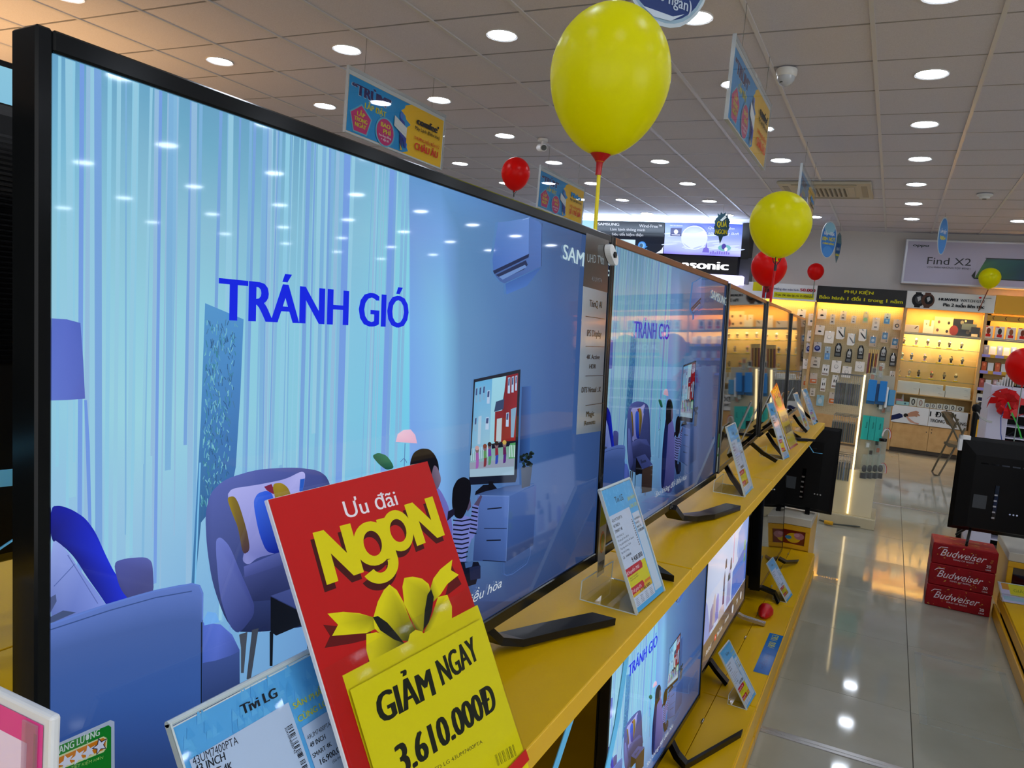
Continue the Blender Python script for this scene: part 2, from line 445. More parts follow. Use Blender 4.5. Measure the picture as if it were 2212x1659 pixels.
# ================================================================ DISPLAY SHELF UNITS (left of the aisle)
SZ = 0.995          # top of the upper shelf
DZ = 0.16           # top of the lower deck
def shelf_unit(y0, y1, label):
    t = thing('display_shelf', label, 'display shelf', (0, y0, 0), group='yellow television shelves left of the aisle')
    L = y1 - y0 - .003
    gbox('shelf_board', YEL, t, -1.02, -.330, 0.0015, L, SZ - .018, SZ, bev=.0012)
    gbox('shelf_lip', YEL2, t, -.334, -.329, .0015, L, SZ - .034, SZ - .0005, bev=.001)
    gbox('deck_board', YEL, t, -1.0, -.441, .0015, L, DZ - .02, DZ - .002, bev=.001)
    gbox('deck_front_board', YEL, t, -.439, -.296, .0015, L, DZ - .018, DZ, bev=.0015)
    gbox('deck_fascia', YEL2, t, -.312, -.292, .0015, L, .052, DZ - .014, bev=.0015)
    gbox('plinth_rail', YDK, t, -.318, -.286, .0015, L, .006, .050, bev=.003)
    gbox('back_panel', DARK, t, -1.02, -1.0, .0015, L, .0, SZ - .02)
    gbox('carcass', DARK, t, -.99, -.33, .01, L - .01, .0, DZ - .022)
    for yy in (.03, L - .06): gbox('shelf_post', DARK, t, -.97, -.93, yy, yy + .03, DZ, SZ - .02)
    gg = G()
    for yy in (.25, .62, .99):
        if yy < L - .05: gg.tube([(-.440, yy, DZ + .001), (-.440, yy + .03, DZ + .001)], .004, 8)
    gg.obj('deck_hinge', MET, t)
    return t
shelf_unit(.41, 1.628, 'yellow shelf unit nearest the camera, carrying the large lit television')
shelf_unit(1.63, 2.858, 'second yellow shelf unit along the aisle, under the second lit television')
shelf_unit(2.86, 4.058, 'third yellow shelf unit along the aisle, with the blue phone number sticker')
shelf_unit(4.06, 5.20, 'last yellow shelf unit on the left, ending beside the television seen from behind')
shelf_unit(-.80, .408, 'yellow shelf unit at the bottom left corner beneath the pink poster stand')
# opposite side of the double row
for k, (a, b) in enumerate([(-.8, .408), (.41, 1.628), (1.63, 2.858), (2.86, 4.058), (4.06, 5.2)]):
    t = thing('display_shelf', 'yellow shelf back of the left row, %s section from the camera' % ORD[k], 'display shelf', (0, a, 0), group='yellow television shelves facing the far aisle')
    gbox('shelf_board', YEL, t, -1.75, -1.024, .0015, b - a - .003, SZ - .018, SZ, bev=.001)
    gbox('carcass', DARK, t, -1.73, -1.03, .01, b - a - .01, 0, DZ)
    gbox('back_panel', DARK, t, -1.06, -1.03, .0015, b - a - .003, DZ, SZ - .02)
# blue sticker on the deck
t = thing('phone_sticker', 'blue sticker with yellow digits on the lower yellow deck edge', 'sticker', (-.3235, 3.395, DZ + .0006), (-math.pi / 2, 0, math.pi / 2), )
A = Art(2e-4); A.rect(-.235, -.030, .235, .030, (10, 110, 190)); A.text('1800 1063', .06, -.012, .03, (215, 220, 30), w=.16); A.text('MIỄN PHÍ', -.19, -.01, .02, (20, 90, 160), w=.18)
A.obj('printed_face', PRG, t)
# ================================================================ TELEVISIONS
def tv(label, q, W_=.967, H_=.563, screen='off', feet=(), bez=.0105, bot=.018, dep=.026, hump=True, group=None, brand=True, pic=None, bezm=None, name='television', k=1.0, top=None, pm=None):
    loc, rot = pose(q)
    loc = (loc[0] * k, loc[1] * k, CAMH + (loc[2] - CAMH) * k)
    t = thing(name, label, 'television', loc, rot, group); t.scale = (k, k, k)
    bm_ = bezm or BEZ
    h = W_ / 2
    g = G()
    # side-lit shell: frame ring in front of a body
    for b in ((-h, -h + bez, 0, H_), (h - bez, h, 0, H_)): g.box(b[0], b[1], 0.0, dep, b[2], b[3], bev=.0015)
    g.box(-h + bez, h - bez, 0, dep, 0, bot, bev=.0015)
    g.obj('bezel', bm_, t)
    G().box(-h + bez, h - bez, 0, dep, H_ - bez - .003, H_, bev=.0015).obj('top_bezel', top or bm_, t, label='top edge coloured with an orange reflection' if top else None)
    G().box(-h + bez, h - bez, .0035, dep - .001, bot, H_ - bez - .003).obj('screen_panel', BLKG if screen == 'off' else BLKG, t)
    if screen == 'off':
        G().box(-h + bez, h - bez, .0015, .0030, bot, H_ - bez - .003).obj('screen_glass', OFF, t)
    else:
        o = bpy.data.objects.new('screen_picture', pic); COL.objects.link(o); o.parent = t
        if pm: o.material_slots[0].link = 'OBJECT'; o.material_slots[0].material = pm
    g = G()
    g.box(-h + .004, h - .004, dep + .0005, dep + .008, .004, H_ - .004, bev=.003)
    if hump: g.box(-h * .72, h * .72, dep + .009, dep + .042, .03, H_ * .62, bev=.012, seg=2)
    g.obj('back_cover', BLKM, t)
    if brand:
        A = Art(3e-4, y0=.0004); A.text('LG', -.012, .0045, .009, (120, 122, 125), w=.024, bold=.02); A.obj('brand_mark', PRG, t)
    inv = mw(t).inverted()
    for f in feet:
        kind, pts, w, th, m = f
        g = G(); g.strap(pts, kind, w, th); g.obj('foot', m, t, inv=inv)
    return t
Q1 = (-.432, .775, 1.0855, .031, .050)
M1 = panel_map(Q1)
exec_picture = None
# ---- the picture shown on the lit televisions: a living room (painted in the plane of the first screen)
h1 = .967 / 2
A = Art(2.6e-6, y0=-.0032, m=M1, clamp=(-h1 + .0105, .018, h1 - .0105, .563 - .0135))
xs_ = [100, 300, 450, 600, 780, 888, 892, 960, 1000, 1100, 1200, 1330]; 
GR_ = [
 [(88,160,214),(92,165,214),(90,160,210),(92,160,210),(100,165,215),(105,165,225),(85,140,200),(84,138,198),(80,132,192),(72,118,172),(62,98,150),(52,78,122)],
 [(105,182,228),(110,178,222),(95,168,214),(95,165,214),(105,172,222),(110,180,230),(92,150,210),(92,150,210),(86,142,205),(75,122,185),(62,98,155),(52,78,125)],
 [(130,198,235),(128,195,232),(125,190,230),(118,186,228),(122,190,232),(122,205,240),(112,158,225),(112,165,232),(100,160,222),(90,145,212),(70,110,172),(52,80,135)],
 [(135,200,240),(132,205,240),(130,205,240),(125,200,238),(118,195,240),(115,210,248),(112,170,238),(120,190,235),(105,165,225),(82,135,205),(60,105,178),(48,84,145)],
 [(130,200,240),(140,210,240),(135,205,240),(125,200,238),(112,195,240),(100,200,248),(112,165,238),(120,185,238),(105,165,228),(76,128,200),(58,102,175),(46,82,145)],
 [(130,190,240),(135,195,240),(125,190,240),(115,185,240),(108,185,240),(100,190,245),(115,165,238),(112,165,232),(98,148,215),(66,112,185),(52,92,162),(44,78,140)],
 [(125,185,240),(125,185,238),(110,175,235),(100,165,230),(100,165,230),(90,150,225),(90,140,210),(80,125,200),(60,95,165),(48,82,145),(42,72,128),(38,64,112)],
 [(80,120,190),(80,120,190),(80,130,205),(90,150,215),(70,115,190),(60,100,170),(50,80,140),(42,70,125),(38,62,112),(34,58,104),(32,54,98),(30,50,92)]]
GR_ = [[(c if i < 8 or j < 2 else tuple(int(v * .86) for v in c)) for i, c in enumerate(r)] for j, r in enumerate(GR_)]
GR_ = [[(min(255, c[0] + (14 if i < 6 else 6)), min(255, c[1] + (2 if i < 6 else 0)), max(0, c[2] - (14 if i < 6 else 6))) for i, c in enumerate(r)] for r in GR_]
A.grid(xs_, [60, 300, 500, 700, 900, 1100, 1300, 1700], GR_)
rnd = random.Random(3)
def lx(px, py=600): return M1(px, py)[0]
cur = [(118, 430, 26), (455, 590, 10), (580, 885, 46)]
for a, b, n in cur:
    for k in range(n):
        x = lx(rnd.uniform(a, b)); w = rnd.choice([.0012, .002, .003, .005]); z1 = .549; z0 = rnd.uniform(.12, .30)
        c = rnd.choice([(124, 178, 220), (130, 184, 222), (142, 202, 228), (148, 202, 226), (146, 188, 222), (118, 164, 220)])
        d = rnd.uniform(-.004, .004)
        A.poly([(x, z0), (x + w, z0), (x + w + d, z1), (x + d, z1)], c, loc=True)
for x0, x1 in ((176, 186), (345, 352), (742, 756), (840, 850)):
    A.poly([(lx(x0), .2), (lx(x1), .2), (lx(x1), .549), (lx(x0), .549)], (116, 158, 226), loc=True)
A.poly([(118,688),(150,690),(180,698),(186,780),(190,862),(150,865),(115,866)], [(88,110,200),(88,108,200),(80,100,190),(84,104,192),(86,100,185),(92,112,200),(95,118,205)])
A.poly([(188,865),(194,865),(200,960),(205,1200),(199,1200)], (110,150,225))
# window strip with foliage
A.poly([(449,655),(532,690),(525,850),(515,1010),(508,1045),(440,1130),(425,1290),(418,1290),(440,900)], [(85,150,205),(80,145,205),(70,120,190),(60,110,175),(58,105,165),(50,100,150),(50,100,150),(60,115,165),(70,130,190)])
for k in range(420):
    yy = rnd.uniform(690, 1090); xa = 452 + (yy - 650) * -.03 + rnd.uniform(0, 66 - (yy - 650) * .02); l = rnd.uniform(5, 16)
    A.line([(xa, yy), (xa + rnd.uniform(-4, 5), yy + l)], .0007, rnd.choice([(95,165,190),(70,120,160),(120,190,205),(50,95,140),(60,130,150)]))
A.line([(436,1000),(424,1290)], .0015, (120,190,235))
# armchair with cushion
A.smooth = True
A.poly([(450,1180),(447,1110),(458,1065),(490,1035),(560,1014),(640,1010),(690,1016),(712,1032),(728,1090),(745,1200),(760,1290),(700,1350),(520,1372),(490,1340),(462,1260)], [(64,78,140),(72,86,155),(84,98,172),(88,102,178),(86,98,172),(78,90,160),(70,82,150),(58,68,128),(48,58,110),(40,48,94),(34,44,88),(26,34,72),(26,34,72),(38,50,96),(54,68,126)])
A.poly([(468,1168),(480,1160),(500,1180),(522,1235),(560,1320),(520,1372),(500,1355),(478,1290)], [(105,120,200),(108,124,205),(96,110,190),(72,84,158),(50,60,120),(44,56,112),(58,70,132),(80,94,168)])
A.poly([(528,1245),(640,1205),(745,1200),(760,1250),(700,1290),(550,1300)], [(62,72,130),(56,66,122),(50,60,116),(40,48,96),(30,38,80),(36,44,88)])
A.poly([(530,1225),(600,1196),(700,1180),(740,1205),(640,1212),(532,1248)], [(88,98,170),(80,92,160),(70,82,150),(60,72,138),(56,66,122),(66,76,140)])
A.poly([(490,1058),(560,1048),(620,1036),(655,1018),(664,1024),(658,1060),(640,1120),(622,1180),(600,1196),(560,1205),(540,1222),(526,1212),(535,1180),(510,1120)], [(170,172,235),(165,168,232),(160,162,228),(175,176,238),(175,176,238),(140,146,215),(118,126,195),(104,110,178),(104,110,178),(110,118,188),(140,146,212),(120,126,190),(130,136,205),(160,164,228)])
A.poly([(493,1075),(510,1072),(520,1090),(538,1150),(544,1190),(528,1200),(518,1140),(505,1110)], [(150,128,30),(120,100,30),(110,92,30),(90,72,40),(70,50,60),(70,50,60),(110,92,30),(140,120,30)])
A.poly([(550,1085),(560,1066),(580,1060),(594,1068),(606,1160),(618,1185),(600,1198),(578,1192),(562,1150)], [(50,95,215),(60,105,225),(50,90,215),(40,80,210),(20,40,160),(15,30,130),(15,30,130),(20,40,150),(40,80,205)])
A.poly([(574,1052),(590,1046),(598,1064),(594,1068),(580,1060)], (120,36,66))
A.poly([(590,1046),(612,1043),(628,1056),(640,1100),(622,1180),(612,1180),(604,1100)], [(150,128,40),(160,136,40),(130,110,36),(110,92,44),(90,76,50),(80,66,50),(120,104,40)])
A.poly([(652,1036),(662,1034),(656,1070),(650,1060)], (40,90,190))
A.poly([(520,1372),(538,1366),(530,1455),(524,1455),(524,1400)], (66,72,84)); A.poly([(700,1345),(712,1345),(716,1440),(710,1440)], (50,56,70)); A.poly([(548,1362),(562,1358),(545,1470),(536,1468)], (60,66,78))
# coffee table
A.poly([(588,1288),(690,1252),(780,1282),(668,1328)], [(60,72,130),(70,84,150),(60,72,138),(50,62,120)])
A.poly([(588,1290),(666,1329),(668,1345),(600,1374),(588,1366)], [(8,8,14),(10,10,18),(10,10,18),(12,12,20),(8,8,14)])
A.poly([(586,1366),(594,1362),(592,1440),(586,1440)], (10,12,18)); A.poly([(664,1330),(674,1326),(674,1420),(668,1420)], (12,14,20)); A.poly([(668,1330),(780,1284),(780,1400),(674,1440)], [(58,44,40),(64,50,44),(52,40,38),(40,30,32)])
A.poly([(640,1290),(655,1284),(660,1292),(700,1276),(710,1284),(650,1306)], (40,50,90))
# foreground sofa
A.poly([(112,1095),(135,1093),(160,1102),(188,1120),(210,1150),(232,1200),(252,1240),(278,1270),(295,1312),(246,1326),(215,1280),(192,1248),(165,1205),(140,1180),(112,1170)], [(12,22,150),(12,22,150),(14,26,165),(18,34,190),(16,30,180),(22,44,215),(20,40,205),(24,48,220),(24,48,220),(16,30,165),(12,24,140),(12,22,130),(10,18,120),(10,18,120),(8,14,100)])
A.poly([(95,1165),(145,1184),(180,1238),(208,1272),(245,1325),(160,1365),(95,1375)], [(150,170,235),(140,158,228),(120,140,215),(118,138,215),(128,150,228),(90,112,190),(70,90,165)])
A.line([(120,1268),(165,1220)], .0006, (80,100,170)); A.line([(150,1200),(215,1305)], .0006, (90,108,180))
A.poly([(112,1292),(124,1285),(126,1300),(112,1325)], (70,84,130)); A.poly([(112,1334),(140,1320),(168,1324),(112,1348)], (62,78,120))
A.poly([(248,1216),(275,1207),(318,1204),(331,1213),(334,1230),(336,1288),(290,1306),(262,1272)], [(76,84,160),(78,88,165),(84,94,170),(90,98,175),(72,78,140),(66,72,130),(60,64,120),(62,66,125)])
A.poly([(438,1345),(480,1350),(505,1372),(521,1405),(521,1700),(430,1700)], [(76,104,200),(88,112,208),(82,104,195),(60,78,150),(32,50,98),(34,54,104)])
A.strip([(438,1434),(470,1428),(500,1418),(521,1408)], [(438,1720),(470,1720),(500,1720),(521,1720)], [(56,76,138),(38,56,104),(32,46,86),(26,38,72)])
tp = [(110,1349),(180,1323),(240,1304),(300,1286),(340,1275),(390,1265),(420,1261),(436,1265),(443,1282)]
A.strip(tp, [(110,1725),(180,1725),(240,1725),(300,1725),(340,1725),(390,1725),(425,1725),(434,1725),(438,1725)], [(92,120,196),(66,94,160),(56,88,156),(50,84,152),(44,74,138),(38,62,116),(34,54,100)])
A.line([(112,1350),(240,1306),(340,1277),(418,1262),(434,1266),(441,1284),(441,1340)], .0012, (92,124,204))
A.line([(112,1362),(240,1320),(340,1292),(418,1278)], .0008, (50,76,135)); A.line([(439,1345),(438,1600)], .0012, (14,24,50))
# skirting light of the window
A.poly([(443,1340),(452,1322),(470,1325),(478,1345),(445,1352)], (110,170,235))
# small lamp, leaf
A.poly([(858,955),(862,938),(875,929),(890,928),(900,940),(904,958)], [(225,180,205),(235,195,215),(235,198,218),(230,190,215),(225,178,205),(222,172,200)])
A.line([(878,958),(876,1010)], .0010, (60,90,160)); A.line([(868,998),(876,990),(882,1000)], .0008, (70,100,160))
A.poly([(806,985),(820,978),(838,984),(850,1000),(854,1012),(838,1016),(822,1004)], [(30,90,70),(40,110,84),(45,120,90),(40,105,80),(30,86,70),(26,76,62),(30,90,70)])
A.line([(840,1020),(838,1100),(836,1240)], .0018, (60,92,120)); A.line([(826,1060),(838,1075)], .001, (40,80,100)); A.line([(822,1120),(838,1110)], .001, (40,80,100))
# mother, kneeling, seen from behind
A.poly([(905,1040),(950,1050),(975,1100),(985,1180),(990,1280),(970,1360),(880,1372),(868,1250),(880,1120)], [(96,96,170),(110,108,185),(104,104,180),(90,92,165),(70,74,140),(54,60,120),(50,56,112),(70,76,140),(90,92,168)])
A.poly([(890,1050),(915,1045),(912,1180),(900,1360),(870,1360),(868,1200),(878,1110)], [(14,24,70),(14,24,70),(18,36,105),(16,28,84),(12,20,60),(14,26,76),(14,26,76)])
A.poly([(888,1000),(896,978),(912,969),(930,970),(942,982),(950,1000),(952,1030),(946,1060),(920,1075),(900,1090),(888,1060)], (14, 14, 22))
A.poly([(940,1004),(948,1010),(955,1030),(955,1042),(948,1058),(938,1058),(934,1030)], [(110,96,120),(120,104,128),(120,106,130),(112,98,124),(96,82,108),(80,68,92),(92,78,100)])
A.smooth = False
# inner television
A.poly([(1026,820),(1127,798),(1119,1030),(1116,1042),(1017,1048),(1016,1034)], (16,22,40))
A.poly([(1130,836),(1150,834),(1146,1000),(1124,1000)], [(40,70,125),(58,98,165),(50,88,150),(30,54,100)])
A.poly([(1029,826),(1066,818),(1064,1028),(1018,1030)], [(96,168,215),(96,168,215),(150,190,205),(120,170,200)])
A.poly([(1066,818),(1098,812),(1088,870),(1085,955),(1060,960)], [(150,205,225),(150,205,225),(140,200,220),(150,200,215),(140,195,215)])
A.poly([(1096,812),(1122,806),(1116,952),(1084,954),(1086,900)], [(120,20,34),(128,22,36),(140,26,40),(120,22,34),(110,20,32)])
A.poly([(1074,868),(1092,862),(1090,884),(1070,890)], (44,62,100)); A.poly([(1072,890),(1090,886),(1088,955),(1070,955)], (124,24,36)); A.poly([(1076,905),(1087,903),(1085,954),(1074,954)], (170,190,200))
for (x, y, w, hh) in ((1100,816,5,34),(1108,814,5,34),(1116,812,4,32),(1096,892,6,30),(1055,844,6,28),(1052,902,7,26),(1030,838,5,32),(1038,836,5,32),(1046,834,5,30),(1028,902,5,30)):
    A.poly([(x,y),(x+w,y-1),(x+w-1,y+hh),(x-1,y+hh)], (170,195,225) if x > 1050 else (120,165,200)); A.poly([(x+1,y+2),(x+w-1,y+1),(x+w-2,y+hh*.5),(x,y+hh*.5)], (50,70,120))
A.poly([(1106,884),(1118,880),(1112,945),(1106,945)], (120,160,190)); A.poly([(1036,900),(1043,898),(1040,960),(1034,960)], (160,190,215))
A.poly([(1018,985),(1030,975),(1116,962),(1113,1026),(1017,1031)], [(120,160,170),(120,165,170),(110,160,130),(150,170,185),(150,175,190)])
A.poly([(1104,958),(1116,956),(1114,992),(1101,992)], (76,150,96))
for k in range(9): x = 1021 + k * 4.2; A.poly([(x,970-k*.7),(x+2,968-k*.7),(x+1,996-k),(x-1,996-k)], (170,200,215))
for k in range(4): x = 1103 + k * 3.4; A.poly([(x,962),(x+1.8,961),(x+1,988),(x-1,988)], (190,215,220))
A.poly([(1017,1000),(1114,990),(1112,1012),(1017,1018)], (140,150,170)); A.poly([(1017,1014),(1112,1008),(1112,1026),(1017,1030)], (150,180,200))
for k, (x, y, c1, c2, hc) in enumerate([(1033,978,(150,90,160),(150,90,170),(190,150,150)),(1050,974,(90,140,90),(120,50,60),(120,60,50)),(1060,970,(110,60,160),(80,140,100),(30,24,40)),(1075,968,(130,40,60),(50,70,170),(30,24,34)),(1092,966,(90,30,80),(80,40,120),(190,160,80))]):
    A.poly([(x-3,y),(x+3,y-1),(x+4,y+16),(x-3,y+17)], c1); A.poly([(x-2,y+16),(x+1,y+16),(x+2,y+34),(x-3,y+35)], c2); A.poly([(x+1,y+15),(x+4,y+15),(x+3,y+31),(x+1,y+33)], c2)
    A.ell(x, y-6, 4, 7, (120,96,104), 10, loc=False); A.ell(x, y-10, 4.4, 5, hc, 10, loc=False)
A.poly([(1046,1048),(1068,1046),(1078,1058),(1060,1068),(1028,1070),(1030,1062)], (12,14,26)); A.poly([(1058,1040),(1068,1040),(1067,1058),(1057,1058)], (10,12,22))
# dresser and plant
A.poly([(1028,1070),(1050,1062),(1100,1050),(1161,1045),(1104,1072)], [(60,84,135),(54,78,128),(48,72,120),(60,90,145),(70,100,160)])
A.poly([(1034,1071),(1102,1072),(1095,1214),(1024,1212)], [(78,106,170),(82,112,178),(60,88,148),(46,66,118)])
A.poly([(1103,1072),(1161,1047),(1154,1178),(1096,1214)], [(58,88,148),(56,86,146),(36,58,102),(40,64,112)])
A.line([(1048,1142),(1097,1142)], .0009, (20,30,56)); A.line([(1102,1072),(1095,1214)], .0008, (110,140,200)); A.line([(1045,1211),(1095,1214)], .001, (18,28,52)); A.line([(1034,1071),(1102,1072)], .0006, (120,150,210))
A.line([(1055,1100),(1086,1097)], .0016, (16,22,40)); A.line([(1053,1168),(1084,1167)], .0016, (16,22,40))
A.line([(1091,1216),(1091,1240),(1097,1244),(1110,1240),(1140,1218),(1147,1200),(1149,1180)], .0012, (70,100,160))
A.poly([(1128,1010),(1152,1007),(1147,1050),(1129,1055)], [(76,86,104),(60,70,88),(50,60,78),(60,70,88)])
for k in range(28): A.ell(1140+rnd.uniform(-13,14), 994+rnd.uniform(-16,14), 3.2, 4.2, rnd.choice([(18,30,30),(28,48,44),(12,20,22)]), 7, rnd.uniform(0,3), loc=False)
A.smooth = True
# girl at the dresser
A.poly([(980,1130),(1000,1112),(1020,1118),(1026,1140),(1020,1170),(1008,1196),(1010,1215),(985,1215),(978,1180)], (110,120,190))
for k in range(9): yy = 1124 + k * 10; A.line([(981,yy),(1000,yy+2),(1020-k,yy-2)], .0018, (14,18,40))
A.poly([(1018,1130),(1024,1090),(1036,1092),(1034,1140),(1024,1164),(1012,1160)], (108,118,188))
for k in range(7): yy = 1096 + k * 9; A.line([(1022-k,yy),(1035-k*.6,yy+3)], .0018, (14,18,40))
A.poly([(1026,1090),(1040,1070),(1044,1072),(1036,1094)], (76,66,96)); A.poly([(1006,1085),(1018,1078),(1020,1095),(1012,1106)], (80,70,98))
A.poly([(984,1118),(978,1090),(980,1055),(990,1036),(1004,1030),(1016,1036),(1020,1050),(1018,1078),(1010,1104),(1000,1122)], (10,10,18))
A.poly([(985,1214),(1035,1214),(1040,1225),(1030,1262),(1005,1270),(990,1240)], (12,16,34)); A.poly([(1006,1216),(1024,1212),(1022,1224),(1008,1228)], (60,90,140)); A.poly([(1016,1226),(1040,1222),(1040,1250),(1018,1254)], (26,34,66))
A.poly([(970,1105),(984,1098),(984,1112),(968,1126)], (24,22,44))
A.smooth = False
# air conditioner on the wall
A.poly([(1078,480),(1100,478),(1145,470),(1144,552),(1068,590),(1066,560)], [(92,130,195),(92,132,196),(100,138,205),(92,128,200),(70,108,182),(72,112,186)])
A.poly([(1146,470),(1166,478),(1174,490),(1171,575),(1092,612),(1083,608),(1074,598),(1068,588),(1144,553)], [(78,112,176),(80,116,182),(78,112,178),(74,106,172),(66,96,158),(66,96,158),(66,96,158),(66,96,158),(76,108,172)])
A.poly([(1067,585),(1145,548),(1144,556),(1070,592)], (30,42,80)); A.poly([(1073,594),(1138,562),(1142,572),(1134,582),(1088,603)], (34,46,84))
A.poly([(1080,598),(1136,572),(1140,577),(1088,604)], (104,138,196))
A.line([(1131,475),(1146,470)], .0007, (150,180,225)); A.line([(1173,482),(1171,575)], .0012, (24,34,62))
A.poly([(1094,613),(1172,577),(1140,618),(1096,636)], [(60,100,172),(56,94,164),(66,110,184),(70,116,194)])
A.textp('SAMSUNG', (1217,558), (1320,598), (1218,524), (178,205,215), bold=.03)
A.textp('TRÁNH GIÓ', (474,691), (884,708), (474,594), (10,34,225), bold=.05)
# subtitle
A.text('Sao không đổi điều hòa', -.132, .052, .013, (196,206,216), w=.265, shear=.25)
# reflectionless dark floor edge
A.poly([(1000,1240),(1330,1190),(1330,1300),(1000,1400)], [(34,58,104),(34,56,100),(28,46,84),(30,50,92)]) if False else None
PICT = A.obj('screen_picture', PIC); PICME = PICT.data; bpy.data.objects.remove(PICT)
# ---- the five televisions on the upper shelf
def wp(x, y, z): return (x, y, z)
F = SZ + .006
t1 = tv('largest lit television nearest the camera, living room and blue lettering on screen', Q1, screen='on', pic=PICME,
        k=1.08, feet=[((1, 0, 0), [(-.50, .96, F + .055), (-.487, 1.0, F + .018), (-.47, 1.04, F + .006), (-.435, 1.12, F + .004), (-.385, 1.222, F + .002)], .042, .012, BLK),
              ((1, 0, 0), [(-.48, .60, F + .055), (-.47, .56, F + .012), (-.44, .5, F + .004), (-.395, .42, F + .002)], .042, .012, BLK)])
WREF = P('warm_reflection_bezel', (150, 96, 52), 0.3, metal=.75)  # orange reflection of the warm lights put into the top bezel colour
Q2 = (-.415, 1.745, 1.085, .010, .046)
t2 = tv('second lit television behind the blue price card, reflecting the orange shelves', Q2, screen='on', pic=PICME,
        k=1.08, top=WREF, pm=PIC2, feet=[((1, 0, 0), [(-.46, 1.90, F + .055), (-.45, 1.95, F + .02), (-.43, 2.02, F + .008), (-.40, 2.10, F + .004), (-.362, 2.275, F + .002)], .042, .014, BLK),
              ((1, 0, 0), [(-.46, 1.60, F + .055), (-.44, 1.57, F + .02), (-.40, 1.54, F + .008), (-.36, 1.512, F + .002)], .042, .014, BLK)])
BRZ = P('bronze_bezel', (14, 13, 12), 0.2, ior=1.5)
def splay(y0, y1, dy=.11):
    r = []
    for a, s in ((y0, -1), (y1, 1)): r.append(((0, 1, 0), [(-.46, a, F + .075), (-.42, a + s * dy * .45, F + .036), (-.37, a + s * dy, F + .002)], .014, .016, BLK))
    return r
Q3 = (-.436, 2.79, 1.085, -.036, .047)
tv('third television on the upper shelf, switched off and reflecting the watch cabinet', Q3, screen='off', bezm=BRZ, top=WREF, feet=splay(2.60, 3.16), k=1.045)
Q4 = (-.462, 3.80, 1.085, -.021, .047)
tv('fourth television on the upper shelf, switched off, behind the red offer card', Q4, screen='off', bezm=BRZ, top=WREF, feet=splay(3.58, 4.05) + [((1, 0, 0), [(-.50, 3.98, F + .05), (-.46, 4.0, F + .012), (-.39, 4.08, F + .004), (-.318, 4.155, F + .002)], .04, .012, BLK)], k=1.03)
Q5 = (-.468, 4.70, 1.085, -.014, .047)
tv('fifth and farthest television on the upper shelf, switched off', (-.468, 4.656, 1.085, -.014, .047), W_=.77, H_=.55, screen='off', bezm=BRZ, top=WREF, feet=splay(4.6, 5.02), k=1.035)
# stickers and tag on the first television
s = thing('feature_sticker', '', 'x'); bpy.data.objects.remove(s)
A = Art(4e-5, y0=.0004, m=M1)
A.poly([(1266,503),(1315,520),(1312,633),(1259,618)], [(58,62,58),(52,52,46),(60,34,30),(50,48,46)])
A.poly([(1259,618),(1311,632),(1297,931),(1244,939)], [(160,176,186),(120,130,138),(104,112,122),(150,166,182)])
A.textp('UHD TV', (1268,566), (1300,570), (1268,547), (150,165,170), bold=.01); A.textp('43UM74', (1277,606), (1299,611), (1277,596), (120,124,128))
A.poly([(1297,556),(1304,558),(1304,572),(1297,570)], (130,140,145)); A.textp('AI', (1298,568), (1303,570), (1298,559), (40,40,40))
for tx, bl, br, tl_ in (('ThinQ AI',(1272,662),(1299,666),(1272,646)),('IPS Display',(1267,726),(1298,728),(1267,711)),('4K Active',(1266,776),(1294,776),(1266,765)),('HDR',(1272,796),(1286,796),(1272,786)),('DTS Virtual : X',(1255,848),(1296,846),(1255,836)),('Magic',(1265,900),(1282,898),(1265,888)),('Remote',(1261,919),(1284,915),(1261,909))):
    A.textp(tx, bl, br, tl_, (14,16,20), bold=.012)
for y0, y1 in ((683,689),(748,749),(812,811),(876,870)): A.line([(1263,y0),(1304,y1)], .0009, (20,22,26))
A.obj('feature_sticker', PRG, t1, label='tall dark and white feature sticker')
g = G()
pc = M1(1313, 551)
ring = [(.016 * math.cos(a) * 1.0 + (.007 if math.cos(a) > 0 else -.007), .010 * math.sin(a)) for a in [2 * math.pi * k / 24 for k in range(24)]]
ca, sa = math.cos(-.6), math.sin(-.6)
rg = [(pc[0] + x * ca - z * sa, pc[1] + x * sa + z * ca) for x, z in ring]
g.prism(rg, -.0115, -.0012); g.obj('security_tag', WPL, t1, label='white oval security tag')
G().lathe([(.0001, 0), (.0055, 0), (.0055, .003), (.0001, .003)], 6, c=(0, 0, 0), M=Matrix.Translation((pc[0], -.0115, pc[1])) @ Matrix.Rotation(math.pi / 2, 4, 'X')).obj('tag_lock', BLK, t1)
# energy label
A = Art(5e-5, y0=.0006, m=M1)
def em(x, y): return (x, y)
A.poly([(60,1636),(120,1607),(237,1555),(246,1558),(247,1720),(60,1720)], (176,190,214))
A.poly([(60,1648),(120,1613),(233,1566),(239,1570),(239,1720),(60,1720)], (12,128,34))
A.textp('PHÂN NĂNG LƯỢNG', (66,1656), (214,1587), (64,1641), (205,225,220), bold=.03)
A.poly([(66,1668),(120,1634),(222,1590),(230,1594),(229,1614),(222,1624),(120,1665),(66,1700)], (210,220,170))
A.poly([(66,1672),(120,1638),(221,1593),(227,1597),(226,1612),(220,1620),(120,1660),(66,1700)], (205,120,14))
def star(c, r, col, rot=0.2):
    P_ = []
    for k in range(10):
        a = rot + math.pi / 2 + k * math.pi / 5; rr = r if k % 2 == 0 else r * .45
        P_.append((c[0] + rr * math.cos(a), c[1] + rr * math.sin(a)))
    A.poly(P_, col, loc=True)
for cx_, cy_ in ((141,1645),(166,1634),(190,1623)): star(M1(cx_, cy_), .0052, (214,220,240))
star(M1(214,1610), .0062, (30,30,60)); star(M1(214,1610), .0048, (214,220,240))
A.textp('TIẾT KIỆM HƠN', (150,1662), (220,1638), (150,1655), (150,210,110))
A.obj('energy_label', PRG, t1, label='green and orange energy label with stars')
